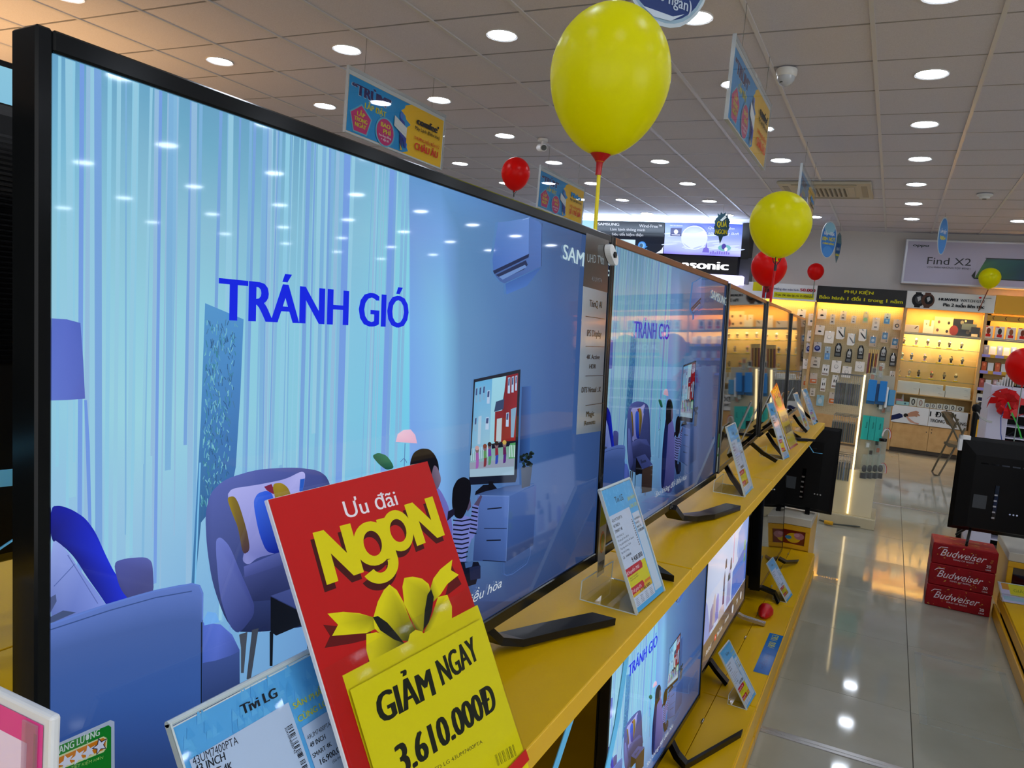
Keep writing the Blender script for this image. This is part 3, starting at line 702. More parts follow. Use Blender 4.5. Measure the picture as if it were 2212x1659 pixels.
# labels stuck to the side edges of the second and third sets
for tt, hh in ((t2, .20), (None, 0)):
    if tt:
        A = Art(1e-4, y0=.0006)
        A.rect(-.482, -.03, -.445, hh - .08, (205, 200, 190)); A.rect(-.480, .06, -.448, hh - .085, (190, 186, 40)); A.ell(-.464, .03, .012, .02, (196, 96, 40)); A.ell(-.462, .03, .008, .015, (60, 110, 70))
        for k in range(9): A.rect(-.478 + k * .0032, -.022, -.4765 + k * .0032, -.004, (30, 30, 34))
        A.obj('spec_label', PRG, tt, label='white label with a barcode')
    A = Art(1e-4, y0=.0006)
A = Art(1e-4, y0=.0008); A.rect(.474, .02, .497, .13, (190, 200, 190)); A.rect(.474, .09, .497, .13, (60, 150, 50)); A.rect(.474, .065, .497, .072, (90, 160, 80)); A.obj('energy_label', PRG, t2, label='narrow green and white label')
# ================================================================ CARDS AND HOLDERS ON THE UPPER SHELF
INK = (16, 20, 34)
def holder(label, q, W_, H_, deep=.10, back=.035, group=None, name='price_card_stand', clear=True):
    """tilted clear pocket with a base plate and an upturned back edge; origin at the middle of the pocket's foot"""
    loc = (q[0], q[1], q[2])
    t = thing(name, label, 'price card stand', loc, (0, 0, math.pi / 2 - q[3]), group)
    ln = q[4]; R = Matrix.Rotation(-ln, 4, 'X')
    if clear:
        G().box(-W_/2, W_/2, -.0035, -.0022, 0.002, H_, bev=.0004, M=R).box(-W_/2, W_/2, .0012, .0026, 0.002, H_, bev=.0004, M=R).obj('clear_pocket', ACR, t)
        g = G()
        for x in (-W_/2, W_/2 - .0016): g.box(x, x + .0016, -.0036, .0027, 0.002, H_, M=R)
        g.tube([R @ Vector((-W_/2, 0, H_)), R @ Vector((W_/2, 0, H_))], .0026, 8); g.obj('pocket_edge', ACE, t)
        gbox('base_plate', ACR, t, -W_/2, W_/2, 0.001, deep, .0004, .0018)
        gbox('back_lip', ACR, t, -W_/2, W_/2, deep - .0014, deep, .0018, back)
        g = G()
        for x in (-W_/2 - .0004, W_/2 - .0008): g.box(x, x + .0012, 0, deep, .0003, .002); g.box(x, x + .0012, deep - .0016, deep + .0002, .0018, back)
        g.box(-W_/2, W_/2, deep - .0016, deep + .0002, back, back + .0012); g.obj('plate_edge', ACE, t)
    return t, R
def place_art(A, t, R, name='printed_card', mat=PRT, dy=.0, label=None):
    o = A.obj(name, mat, t, label); me = o.data
    me.transform(R @ Matrix.Translation((0, dy, 0)))
    return o
def card(A, W_, H_, maker, model, inch, price, old, gop, rest, detail=True):
    h = W_ / 2; b = H_
    BL_ = (92, 178, 236)
    A.rect(-h, .003, h, b - .003, BL_)
    for k in range(26):
        x = -h + W_ * random.random() * .95; z = b * (.8 + .18 * random.random()); A.poly([(x, z), (x + .008, z), (x + .004, z + .010)], (104, 188, 242), loc=True)
    A.rect(-h + .004, b * .05, h * .42, b * .78, (205, 214, 236)); A.rect(h * .47, b * .06, h - .003, b * .72, (200, 214, 234))
    A.text(maker, -.004, b * .855, b * .052, INK, w=W_ * .27, align='c', bold=.015)
    A.text('SẢN PHẨM', h * .72, b * .83, b * .030, (206, 208, 70), w=h * .5, align='c', bold=.02); A.text('CÙNG LOẠI', h * .72, b * .765, b * .030, (206, 208, 70), w=h * .5, align='c', bold=.02)
    x = -h + W_ * .06
    A.text(model, x, b * .725, b * .026, INK, w=W_ * .34); A.text(inch, x, b * .682, b * .026, INK, bold=.03); A.text('SMART 4K', x, b * .64, b * .026, INK, bold=.03)
    if detail:
        for k, s in enumerate(('HDR, MAGIC AI', 'Độ phân giải: Ultra HD 4K', 'Công nghệ HDR10 Pro, 4K Upscaler', 'Tổng công suất loa: 20 W', 'Bảo hành 24 tháng')):
            A.text(s, x, b * (.60 - .032 * k), b * .016, (70, 76, 96))
        for k in range(34):
            if k % 3 != 2: A.rect(h * .30, b * (.46 + k * .0065), h * .385, b * (.4635 + k * .0065), (40, 44, 60))
        A.text('Giá', x, b * .43, b * .022, INK); A.text(old, x + W_ * .10, b * .43, b * .020, (80, 84, 100)); A.rect(x + W_ * .10, b * .437, x + W_ * .27, b * .440, (60, 60, 80))
        A.text(model, h * .5, b * .66, b * .016, (70, 76, 96), w=h * .42); A.text('50 INCH', h * .5, b * .625, b * .018, INK); A.text('SMART 4K', h * .5, b * .59, b * .018, INK); A.text(rest, h * .52, b * .555, b * .024, INK, bold=.02)
    A.text(price, -h * .42, b * .37, b * .040, INK, w=W_ * .38, bold=.03)
    A.rect(-h + .003, b * .13, h * .42, b * .345, (222, 208, 20)); A.rect(-h + .003, b * .13, h * .42, b * .185, (226, 178, 14))
    A.poly([(-h - .001, b * .29), (h * .10, b * .29), (h * .16, b * .32), (h * .10, b * .352), (-h - .001, b * .352)], (196, 30, 52), loc=True)
    A.text('Khuyến Mãi', -h + .004, b * .305, b * .027, (240, 225, 230), w=W_ * .44, shear=.3)
    if detail:
        A.text('- Tặng bộ 3 ứng dụng giải trí', x, b * .268, b * .012, INK); A.text('- Tặng 50k voucher 200.000', x, b * .25, b * .012, INK)
    A.poly([(-h - .001, b * .152), (-h * .15, b * .152), (-h * .08, b * .178), (-h * .15, b * .205), (-h - .001, b * .205)], (196, 30, 52), loc=True)
    A.text('Trả góp 0%', -h + .003, b * .165, b * .024, (240, 225, 230), w=W_ * .34, shear=.3)
    A.rect(-h * .02, b * .172, h * .38, b * .192, (222, 120, 40))
    A.text(gop, -h * .45, b * .132, b * .024, INK, w=W_ * .36, bold=.03)
    for k in range(4):
        for j in range(5): A.rect(-h + .008 + k * W_ * .165, b * (.108 - j * .012), -h + .008 + k * W_ * .165 + W_ * .10, b * (.111 - j * .012), (110, 118, 140))
    return A
def price(label, q, W_, H_, txt, detail=True, **k):
    t, R = holder(label, q, W_, H_, **k)
    G().box(-W_/2 + .003, W_/2 - .003, -.0012, -.0002, .003, H_ - .003, M=R).obj('card', WHT, t)
    A = card(Art(4e-6 if detail else 3e-5, y0=.00125), W_ - .006, H_, *txt, detail=detail); place_art(A, t, R)
    return t
# card nearest the camera, measured from the photograph
QB = (-.343, .473, SZ, 0, .524)
t, R = holder('large blue price card nearest the camera, in a clear stand below the first screen', QB, .171, .21)
G().box(-.0825, .0825, -.0012, -.0002, .003, .207, M=R).obj('card', WHT, t)
mB = panel_map(QB)
A = Art(4e-6, y0=.00125, m=mB)
A.rect(-.0825, .003, .0825, .206, (92, 178, 240))
for k in range(120):
    x = -.0825 + .16 * random.random(); z = .155 + .046 * random.random(); A.poly([(x, z), (x + .007, z), (x + .0035, z + .009)], random.choice([(104,188,244),(84,172,236),(98,184,240)]), loc=True)
_a, _b, _c = mB(620, 1518), mB(648, 1573), mB(722, 1526)
A.rect(-.078, .030, _a[0], _a[1], (196,212,240)); A.rect(_b[0], .012, min(_c[0], .080), (_b[1] + _c[1]) / 2, (192,208,236))
A.rect(-.080, .026, _a[0], .066, (222,208,20)); A.rect(-.080, .010, _a[0], .026, (226,178,14)); A.poly([(-.0825,.060),(.0,.060),(.006,.066),(.0,.072),(-.0825,.072)], (196,30,52), loc=True); A.text('Khuyến Mãi', -.076, .0625, .006, (240,225,230), w=.06, shear=.3)
A.text('12.990.000', -.060, .082, .009, INK, w=.072, bold=.04); A.text('1,299,500', -.050, .013, .007, INK, w=.05, bold=.03)
A.textp('Tivi LG', (520,1546), (598,1505), (512,1525), INK, bold=.055)
A.textp('SẢN PHẨM', (632,1533), (705,1494), (627,1521), (205,206,64), bold=.03); A.textp('CÙNG LOẠI', (643,1562), (718,1515), (638,1549), (205,206,64), bold=.03)
A.textp('43UM7400PTA', (415,1655), (512,1607), (409,1637), (30,34,52)); A.textp('43 INCH', (420,1674), (485,1642), (414,1656), INK, bold=.03); A.textp('SMART 4K', (425,1692), (500,1662), (419,1675), INK, bold=.03)
A.textp('49UM7400PTA', (662,1600), (712,1568), (659,1590), (36,40,58)); A.textp('49 INCH', (668,1617), (701,1596), (665,1606), INK, bold=.03); A.textp('SMART 4K', (674,1639), (714,1611), (671,1629), INK, bold=.03)
A.textp('16,900,000', (690,1653), (744,1616), (687,1640), INK, bold=.03); A.textp('(Giá tham khảo)', (716,1650), (750,1624), (714,1644), (60,64,80))
for k in range(40):
    if random.random() < .72:
        a = (617 + k * 1.05, 1572 + k * 2.9); A.line([a, (a[0] + 11, a[1] - 7)], random.choice([.0004, .0007, .0010]), (24, 28, 44))
A.textp('3041094000742', (611,1574), (633,1630), (616,1572), (40,44,60))
place_art(A, t, R)
# big red offer card
QR = (-.322, .648, SZ, 0.0, .466)
t = thing('offer_card_stand', 'tall red and yellow offer card standing in front of the first screen', 'sign', (QR[0], QR[1], QR[2]), (0, 0, math.pi / 2 - QR[3]), 'red offer cards on the upper shelf')
R = Matrix.Rotation(-QR[4], 4, 'X')
G().box(-.132, .132, -.0002, .0045, .002, .361, bev=.0006, M=R).obj('backing_board', WPL, t)
mR = panel_map(QR)
A = Art(6e-6, y0=.0006, m=mR)
A.poly([(-.1315,.003),(.1315,.003),(.1315,.3605),(-.1315,.3605)], [(176,10,8),(176,10,8),(192,22,20),(196,22,20)], loc=True)
A.textp('Ưu đãi', (748,1120), (860,1090), (739,1084), (236,228,232), bold=.012)
for dx, dz, c in ((-.0055, -.0055, (70, 8, 8)), (0, 0, (224, 208, 0))):
    for tx, bl, br, tl_ in (('N',(705,1264),(785,1236),(666,1140)),('g',(781,1232),(857,1206),(752,1130)),('o',(846,1200),(898,1180),(816,1112)),('N',(900,1180),(960,1156),(866,1082))):
        a, b, c2 = mR(*bl), mR(*br), mR(*tl_)
        w = math.hypot(b[0]-a[0], b[1]-a[1]); r = math.atan2(b[1]-a[1], b[0]-a[0]); hh = abs(-(c2[0]-a[0])*math.sin(r)+(c2[1]-a[1])*math.cos(r))
        if tx == 'N': A.text('N', a[0] + dx, a[1] + dz, hh * .96, c, w=w, bold=.085, rot=r); continue
        cr, sr = math.cos(r), math.sin(r)
        def gp(u, v): return (a[0] + dx + u * cr - v * sr, a[1] + dz + u * sr + v * cr)
        if tx == 'o':
            q_ = gp(w * .5, hh * .5); A.ringshape(q_[0], q_[1], w * .58, hh * .50, w * .27, c, r, tz=hh * .22)
        else:
            q_ = gp(w * .46, hh * .46); A.ringshape(q_[0], q_[1], w * .50, hh * .47, w * .26, c, r, tz=hh * .20)
            A.poly([gp(w * .72, hh * .92), gp(w * 1.02, hh * .92), gp(w * 1.02, hh * .0), gp(w * .72, hh * .05)], c, loc=True)
            q_ = gp(w * .50, hh * .02); A.ringshape(q_[0], q_[1], w * .52, hh * .42, w * .30, c, r, a0=math.pi * 1.12, a1=2 * math.pi + .05, tz=hh * .22)
def bow(A, m, c1, c2, off=(0, 0)):
    def p(x, y): a = m(x, y); return (a[0] + off[0], a[1] + off[1])
    Y1, Y2, Y3 = c1, c2, (60, 66, 0)
    for pts, cs in (
        ([(706,1326),(740,1322),(775,1325),(806,1334),(812,1358),(790,1368),(765,1370),(716,1374),(729,1350)], [Y1,Y1,Y1,Y2,Y2,Y1,Y1,Y1,Y1]),
        ([(805,1335),(815,1300),(828,1275),(840,1263),(856,1275),(870,1300),(885,1340),(897,1362),(880,1385),(830,1380),(808,1358)], [Y1,Y1,Y1,Y1,Y1,Y1,Y2,Y3,Y3,Y2,Y1]),
        ([(790,1370),(812,1366),(845,1378),(872,1388),(860,1420),(800,1440),(790,1405)], [Y1,Y1,Y2,Y3,Y1,Y1,Y1]),
        ([(897,1360),(872,1305),(868,1268),(872,1249),(890,1246),(910,1250),(925,1262),(932,1290),(925,1330),(912,1365)], [Y3,Y1,Y1,Y1,Y1,Y1,Y1,Y2,Y2,Y2]),
        ([(915,1365),(932,1330),(945,1290),(965,1285),(975,1310),(975,1345),(950,1362),(925,1372)], [Y2,Y2,Y1,Y1,Y1,Y1,Y1,Y1]),
        ([(928,1272),(935,1250),(950,1230),(976,1209),(973,1232),(990,1242),(965,1262),(950,1285),(935,1300)], [Y2,Y1,Y1,Y1,Y1,Y1,Y1,Y1,Y2]),
        ([(880,1386),(884,1370),(896,1361),(910,1364),(918,1376),(918,1395),(882,1400)], [Y1,Y1,Y1,Y1,Y1,Y1,Y1])):
        A.poly([p(*q) for q in pts], cs, loc=True)
    A.poly([p(*q) for q in [(804,1334),(815,1331),(835,1345),(855,1368),(872,1390),(850,1382),(820,1362)]], (16,16,10), loc=True)
    A.poly([p(*q) for q in [(913,1362),(916,1320),(922,1285),(930,1273),(936,1290),(932,1320),(925,1345)]], (16,16,10), loc=True)
# printed drop shadow of the bow, part of the print
for pts in ([(697,1350),(712,1374),(700,1400),(760,1390),(800,1380),(800,1360)], [(975,1222),(996,1262),(960,1290),(970,1250)], [(800,1400),(790,1450),(830,1440)]): A.poly(pts, (96, 8, 8))
bow(A, mR, (226, 212, 4), (150, 142, 0))
A.poly([(738,1460),(885,1383),(1030,1307),(1040,1335),(1060,1400),(1139,1660),(1139,1720),(830,1760)], (222,208,0))
place_art(A, t, R, 'printed_board', PRT)
A = Art(6e-6, y0=.0034, m=mR)
A.poly([(750,1492),(1034,1338),(1136,1655),(1150,1720),(830,1760)], (226,214,6))
A.textp('GIẢM', (815,1567), (937,1500), (798,1502), (22,26,18), bold=.065); A.textp('NGAY', (950,1483), (1031,1423), (925,1432), (22,26,18), bold=.065)
A.textp('3.610.000Đ', (860,1680), (1070,1530), (843,1612), (22,26,18), bold=.065)
A.textp('SMART TIVI LED LG 43UM7400PTA', (858,1713), (1037,1606), (857,1703), (60,58,20))
for k in range(22):
    if k % 4 != 3:
        a = (1063 + k * 1.9, 1632 - k * 1.1); A.line([a, (a[0] + 7, a[1] + 24)], random.choice([.0005, .0009]), (30,30,20))
place_art(A, t, R, 'price_slip', PRT, label='yellow slip with the black discount figure')
ac = [mR(738,1462), mR(1031,1309)]
G().box(-.1315, .1315, -.0046, -.0038, .003, .205, M=R).obj('clear_pocket', glassy('pocket_film', (252, 252, 248), 1.3, .05), t)
G().box(-.05, .05, .0, .12, .0005, .003).obj('support_foot', WPL, t)
G().box(.020, .1315, -.0060, -.0048, .0, .012, M=R).obj('holder_rail', RED, t)
# card in front of the second television
price('blue price card with 9.400.000 in a clear stand before the second television', (-.344, 1.369, SZ, .047, .424), .154, .227, ('Tivi LG', '43UM7300PTA', '43 INCH', '9.400.000', '14.400.000', '1,140,500', '13,400,000'), deep=.11, group='price cards on the upper shelf')
price('price card third along the upper shelf, bleached by glare, before the third television', (-.362, 2.555, SZ, -.009, .372), .16, .227, ('Tivi Sony', '43X7000', '43 INCH', '9.900.000', '12.400.000', '990,500', '10,400,000'), group='price cards on the upper shelf')
price('price card seen almost edge-on beside the second red offer card', (-.350, 3.43, SZ, .10, .403), .10, .245, ('Tivi LG', '49UM7400', '49 INCH', '12.900.000', '15.400.000', '1,290,500', '14,400,000'), detail=False, group='price cards on the upper shelf')
price('narrow price card just past the second red offer card', (-.376, 4.63, SZ, -.01, .427), .19, .223, ('Tivi TCL', '40S6500', '40 INCH', '6.400.000', '7.400.000', '640,500', '8,400,000'), detail=False, group='price cards on the upper shelf')
price('farthest price card, glowing orange at the end of the upper shelf', (-.372, 5.06, SZ, .04, .423), .20, .226, ('Tivi TCL', '32S6500', '32 INCH', '4.400.000', '5.400.000', '440,500', '5,400,000'), detail=False, group='price cards on the upper shelf')
# second red offer card
t = thing('offer_card_stand', 'second red and yellow offer card, farther along the upper shelf', 'sign', (-.364, 3.817, SZ), (0, 0, math.pi / 2 - .04), 'red offer cards on the upper shelf')
R = Matrix.Rotation(-.418, 4, 'X')
G().box(-.111, .111, -.0002, .0045, .002, .361, bev=.0006, M=R).obj('backing_board', WPL, t)
A = Art(1e-4, y0=.0006)
A.rect(-.1105, .003, .1105, .36, (206, 26, 20)); A.text('Ưu đãi', 0, .315, .022, (236,228,232), w=.09, align='c'); A.text('NgoN', 0, .262, .042, (228,212,0), w=.18, align='c', bold=.05)
for a in (-.9, -.3, .3, .9): A.ell(.055 * math.sin(a), .21 + .02 * math.cos(a), .018, .034, (226,212,4), 14, rot=-a)
A.rect(-.105, .012, .105, .185, (226, 212, 6)); A.text('GIẢM NGAY', 0, .13, .03, (22,26,18), w=.17, align='c', bold=.03); A.text('1.500.000Đ', 0, .075, .036, (22,26,18), w=.18, align='c', bold=.03); A.rect(-.11, .003, .11, .012, (200,20,20))
place_art(A, t, R, 'printed_board', PRG)
G().box(-.1105, .1105, -.0056, -.0044, .003, .185, M=R).obj('clear_pocket', glassy('pocket_film', (252, 252, 248), 1.3, .05), t)
# pink poster stand, lower left corner
t = thing('poster_stand', 'pink poster in a rounded white frame at the bottom left corner', 'sign', (-.502, .262, SZ), (0, 0, 0))
G().box(-.105, .112, -.002, .004, .0, .263, bev=.0019, seg=2).obj('white_frame', WPL, t)
A = Art(4e-5, y0=.0026)
A.rect(-.100, .004,   .106, .257, (232, 60, 156)); A.rect(-.100, .004, .092, .242, (244, 224, 252)); A.rect(.098, .004, .101, .250, (190, 20, 110))
A.poly([(-.10,.004),(.04,.004),(.015,.07),(-.02,.13),(-.10,.20)], [(236,190,195),(226,160,175),(240,205,210),(245,220,222),(235,190,195)], loc=True)
A.poly([(.04,.004),(.052,.004),(.028,.075),(-.01,.14),(-.10,.225),(-.10,.205),(-.02,.13),(.015,.07)], (198,96,150), loc=True); A.line([(-.08,.05),(-.03,.056),(.01,.064)], .0010, (214,140,158), loc=True)
A.obj('poster_print', PRG, t)
G().box(.090, .1025, -.0045, -.0032, .004, .256).obj('clear_strip', glassy('poster_film', (240, 225, 235), 1.45, .05, .12), t)
# ================================================================ LOWER DECK
DF = DZ + .004
sqs = P('silver_foot', (170, 165, 158), .25, metal=.8)
tv('lit television on the lower deck nearest the camera, showing the living room', (-.474, 2.19, DZ + .062, .022, .048), screen='on', pic=PICME, brand=False,
   feet=[((0, 1, 0), [(-.50, 1.92, DF + .07), (-.45, 1.92, DF + .03), (-.36, 1.92, DF + .002)], .03, .014, BLK),
         ((0, 1, 0), [(-.50, 2.36, DF + .06), (-.455, 2.33, DF + .02), (-.42, 2.31, DF + .008), (-.305, 2.62, DF + .004)], .03, .02, BLK)], group='televisions on the lower deck')
Ab = Art(1e-5, y0=-.0030); bx0, bx1 = -.473, .473
Ab.grid([bx0, -.2, .1, bx1], [.018, .2, .4, .549], [[(150,165,200),(165,180,215),(170,185,220),(150,165,205)],[(165,180,215),(185,198,228),(190,205,232),(165,182,220)],[(180,192,220),(198,208,232),(195,206,232),(175,190,222)],[(175,188,215),(190,200,225),(188,200,225),(170,185,215)]])
Ab.poly([(bx0,.30),(-.42,.26),(-.36,.16),(-.33,.10),(bx0,.08)], (120,140,205), loc=True)
Ab.poly([(.2,.40),(.473,.45),(.473,.13),(.25,.13)], (130,155,215), loc=True); Ab.poly([(.1,.25),(.473,.30),(.473,.12),(.1,.12)], (80,110,190), loc=True)
for x, z, w, hh, c in ((-.32,.18,.045,.10,(110,104,150)),(-.28,.20,.03,.12,(160,150,160)),(-.22,.19,.035,.11,(120,120,190)),(-.09,.20,.022,.20,(84,74,96)),(-.07,.33,.02,.04,(60,56,70)),(.03,.21,.05,.16,(150,150,190)),(.05,.30,.02,.05,(70,60,70)),(.10,.36,.012,.14,(190,150,180)),(.02,.25,.03,.03,(60,70,80)),(.2,.33,.006,.08,(80,120,200)),(-.12,.14,.07,.05,(170,160,165)),(.40,.30,.02,.05,(120,160,80)),(.41,.24,.02,.04,(90,140,70))):
    Ab.poly([(x-w,z-hh*.5),(x+w,z-hh*.5),(x+w*.7,z+hh*.4),(x,z+hh*.55),(x-w*.8,z+hh*.35)], [c, c, tuple(min(255,v+25) for v in c), tuple(min(255,v+30) for v in c), c], loc=True)
Ab.rect(bx0, .018, bx1, .115, (96, 82, 74)); Ab.rect(bx0, .112, bx1, .116, (120, 104, 92))
Ab.text('Android', -.40, .055, .022, (226, 224, 220)); Ab.rect(-.235, .055, -.205, .078, (220, 60, 30)); Ab.poly([(-.224,.060),(-.224,.073),(-.213,.0665)], (245,240,235), loc=True); Ab.text('YouTube', -.19, .055, .022, (230, 228, 224)); Ab.text('Internet', -.02, .058, .020, (220, 218, 214)); Ab.ell(.16, .066, .020, .020, (200, 205, 215)); Ab.text('TV', .25, .055, .026, (225, 225, 225)); Ab.ell(.37, .066, .016, .018, (215,215,220))
PBo = Ab.obj('screen_picture', PIC); PBm = PBo.data; bpy.data.objects.remove(PBo)
tv('second lit television on the lower deck, pale picture above a brown band', (-.498, 3.31, DZ + .060, -.004, .05), screen='on', pic=PBm, brand=False,
   feet=[((0, 1, 0), [(-.52, 3.02, DF + .07), (-.47, 3.0, DF + .03), (-.42, 2.97, DF + .004)], .035, .016, BLK),
         ((0, 1, 0), [(-.52, 3.64, DF + .05), (-.48, 3.66, DF + .028), (-.385, 3.70, DF + .006)], .030, .014, sqs)], group='televisions on the lower deck')
tv('third television on the lower deck, switched off and mirroring the floor', (-.462, 4.46, DZ + .058, .002, .062), W_=.90, screen='off', brand=False, dep=.05,
   feet=[((0, 1, 0), [(-.47, 4.10, DF + .05), (-.40, 4.11, DF + .032), (-.37, 4.06, DF + .004)], .05, .014, BLK),
         ((0, 1, 0), [(-.46, 4.72, DF + .05), (-.42, 4.74, DF + .03), (-.365, 4.90, DF + .006)], .05, .014, BLK)], group='televisions on the lower deck')
for q, lb in (((-.315, 2.885, DZ, .06, .60), 'price card on the lower deck before the lit television with the brown menu band'), ((-.330, 4.177, DZ, .079, .60), 'price card on the lower deck before the dark mirroring television')):
    price(lb, q, .146, .215, ('Tivi Sony', '43W660F', '43 INCH', '10.400.000', '11.400.000', '1,040,500', '12,400,000'), deep=.07, group='price cards on the lower deck')
t = tag(G().loft([[Vector((-.405 + .035 * r * math.cos(a) * (1 + .15 * math.sin(3 * a)), 3.83 + .06 * r * math.sin(a), DZ + z)) for a in [2 * math.pi * k / 14 for k in range(14)]] for r, z in ((.7, .001), (1, .015), (.95, .035), (.6, .055), (.2, .062))]).obj('red_plush', P('red_cloth', (196, 16, 22), .35, bump=(60, .8)), None, True), 'crumpled red cloth bundle on the lower deck beside the silver television foot', 'cloth')
# pale blue cable straps under and behind the shelf
STR = P('blue_strap', (110, 205, 255), .5); STRD = P('blue_strap_shade', (60, 150, 210), .5)
def strap(label, pts, w=.016): tag(G().strap(pts, (0.2, 1, 0), w, .002).obj('cable_strap', STR, None), label, 'strap', 'light blue cable straps')
strap('light blue strap hanging from the shelf edge across the lower lit screen', [(-.372, 1.345, .962), (-.37, 1.335, .93), (-.366, 1.315, .88), (-.355, 1.26, .81), (-.345, 1.19, .75), (-.34, 1.08, .62), (-.345, 1.02, .40), (-.36, 1.0, .17)])
strap('light blue strap hanging in the dark gap under the nearest shelf', [(-.46, 1.42, .96), (-.455, 1.40, .90), (-.45, 1.32, .80), (-.44, 1.20, .72), (-.43, 1.05, .62), (-.42, .96, .44), (-.43, .94, .17)], .02)
strap('short blue strap behind the black television seen from behind', [(-.42, 5.05, .90), (-.40, 5.08, .86), (-.375, 5.2, .80), (-.33, 5.32, .785)], .012)
# ================================================================ BLACK TELEVISIONS SEEN FROM BEHIND
def tv_back(label, loc, rz, W_, H_, ports, corner=False, slots=True, bevel_right=False):
    """faces away: its back is local -Y"""
    t = thing('television', label, 'television', loc, (0, 0, rz), 'televisions seen from behind')
    h = W_ / 2
    G().box(-h, h, .012, .022, 0, H_, bev=.003).obj('bezel', BEZ, t)
    G().box(-h + .012, h - .012, .022, .0235, .016, H_ - .012).obj('screen_glass', OFF, t)
    g = G(); a = .06
    g.loft([[Vector(p) for p in ((-h + .003, .012, .003), (h - .003, .012, .003), (h - .003, .012, H_ - .003), (-h + .003, .012, H_ - .003))],
            [Vector(p) for p in ((-h + .02, -.008, .02), (h - .02, -.008, .02), (h - .02, -.008, H_ - .02), (-h + .02, -.008, H_ - .02))],
            [Vector(p) for p in ((-h + .09, -.035, .03), (h - .09, -.035, .03), (h - .09, -.035, H_ - .10), (-h + .09, -.035, H_ - .10))]])
    g.obj('back_cover', BLKM, t)
    g = G()
    for k in range(16): g.box(-h + .12 + k * (W_ - .24) / 16, -h + .12 + k * (W_ - .24) / 16 + (W_ - .24) / 22, -.0362, -.034, H_ - .15, H_ - .142)
    g.obj('vent_slots', BLKG, t)
    p = ports
    G().box(p[0] - .012, p[0] + .012, -.039, -.034, p[1] - .04, p[1] + .17, bev=.002).obj('port_recess', BLKG, t)
    for k in range(5): gbox('port', MET, t, p[0] - .011, p[0] + .006, -.0405, -.038, p[1] - .03 + k * .034, p[1] - .02 + k * .034, bev=.001)
    for k in range(3): G().lathe([(.005, 0), (.005, .006), (.0025, .006)], 10, M=Matrix.Translation((p[0] + .08 + k * .018, -.035, p[1] + .01)) @ Matrix.Rotation(math.pi / 2, 4, 'X')).obj('jack', CHR, t)
    gbox('rating_label', P('grey_label', (64, 70, 76), .5), t, p[0] - .115, p[0] - .045, -.0368, -.035, p[1] + .02, p[1] + .10)
    if corner:
        gbox('corner_protector', WPL, t, -h - .003, -h + .055, -.012, .026, H_ - .022, H_ + .003, bev=.002); gbox('corner_protector', WPL, t, -h - .003, -h + .016, -.012, .026, H_ - .09, H_ + .003, bev=.002)
    return t
tb = tv_back('black television seen from behind at the far end of the left shelves', (-.72, 5.46, .372), -.05, .965, .575, (.29, .12))
inv = mw(tb).inverted()
G().strap([(-.395, 5.46, .45), (-.385, 5.42, .40), (-.38, 5.36, .371)], (1, 0, 0), .03, .012).obj('foot', BLK, tb, inv=inv)
G().strap([(-.385, 5.47, .40), (-.36, 5.52, .39), (-.30, 5.57, .382)], (0, 0, 1), .012, .008).obj('foot', BLK, tb, inv=inv)
tb = tv_back('black television seen from behind over the beer cartons, white protector on its corner', (.965, 5.36, .452), .10, 1.10, .565, (-.33, .13), corner=True)
inv = mw(tb).inverted()
G().tube([(.535, 5.30, .47), (.52, 5.22, .40), (.515, 5.18, .392)], .008, 8).obj('foot', BLK, tb, inv=inv)
G().tube([(.53, 5.34, .47), (.49, 5.42, .41), (.48, 5.44, .392)], .008, 8).obj('foot', BLK, tb, inv=inv)
G().tube([(1.22, 5.38, .49), (1.22, 5.37, .392)], .012, 8).obj('foot', P('brass_foot', (120, 96, 50), .3, metal=.7), tb, inv=inv)
# podiums at the aisle ends of both rows
def podium(label, x0, x1, y0, y1, zt, poster):
    t = thing('podium', label, 'display podium', ((x0 + x1) / 2, y0, 0)); h = (x1 - x0) / 2; d = y1 - y0
    gbox('podium_body', YDK, t, -h + .002, h - .002, .012, d, .0, zt - .052, bev=.002)
    gbox('podium_top', P('grey_laminate', (205, 200, 185), .4), t, -h, h, 0, d, zt - .05, zt, bev=.003)
    g = G()
    for b in ((-h + .002, h - .002, zt - .085, zt - .052), (-h + .002, h - .002, DZ + .002, DZ + .03)): g.box(b[0], b[1], .0, .011, b[2], b[3], bev=.002)
    for b in ((-h + .002, -h + .03), (h - .03, h - .002)): g.box(b[0], b[1], .0, .011, DZ + .03, zt - .085, bev=.002)
    g.obj('front_frame', YDK, t)
    A = Art(4e-4, y0=-.010); poster(A, h, DZ + .03, zt - .085); A.obj('poster_print', PRG, t)
    return t
def posL(A, h, z0, z1):
    A.rect(-h + .03, z0, h - .03, z1, (110, 8, 12))
    for k in range(3):
        x = h - .10 - .26 * k; A.ell(x, z0 + .04, .045, .032, (214, 176, 30)); A.ell(x - .03, z0 + .04, .02, .012, (30, 130, 190)); A.ell(x + .035, z1 - .035, .03, .022, (170, 110, 130)); A.ell(x + .02, z1 - .028, .018, .012, (196, 140, 160))
def posR(A, h, z0, z1):
    A.rect(-h + .03, z0, h - .03, z1, (52, 6, 10)); A.ell(-h + .16, z1 - .02, .14, .05, (26, 30, 46)); A.text('2020', -h + .10, z1 - .045, .026, (170, 140, 30), w=.10, bold=.04)
podium('low grey-topped podium, yellow frame and red poster, ending the left row', -1.02, -.335, 5.205, 5.75, .365, posL)
podium('low grey-topped podium at the right edge beside the beer cartons', .735, 1.75, 5.22, 5.75, .388, posR)
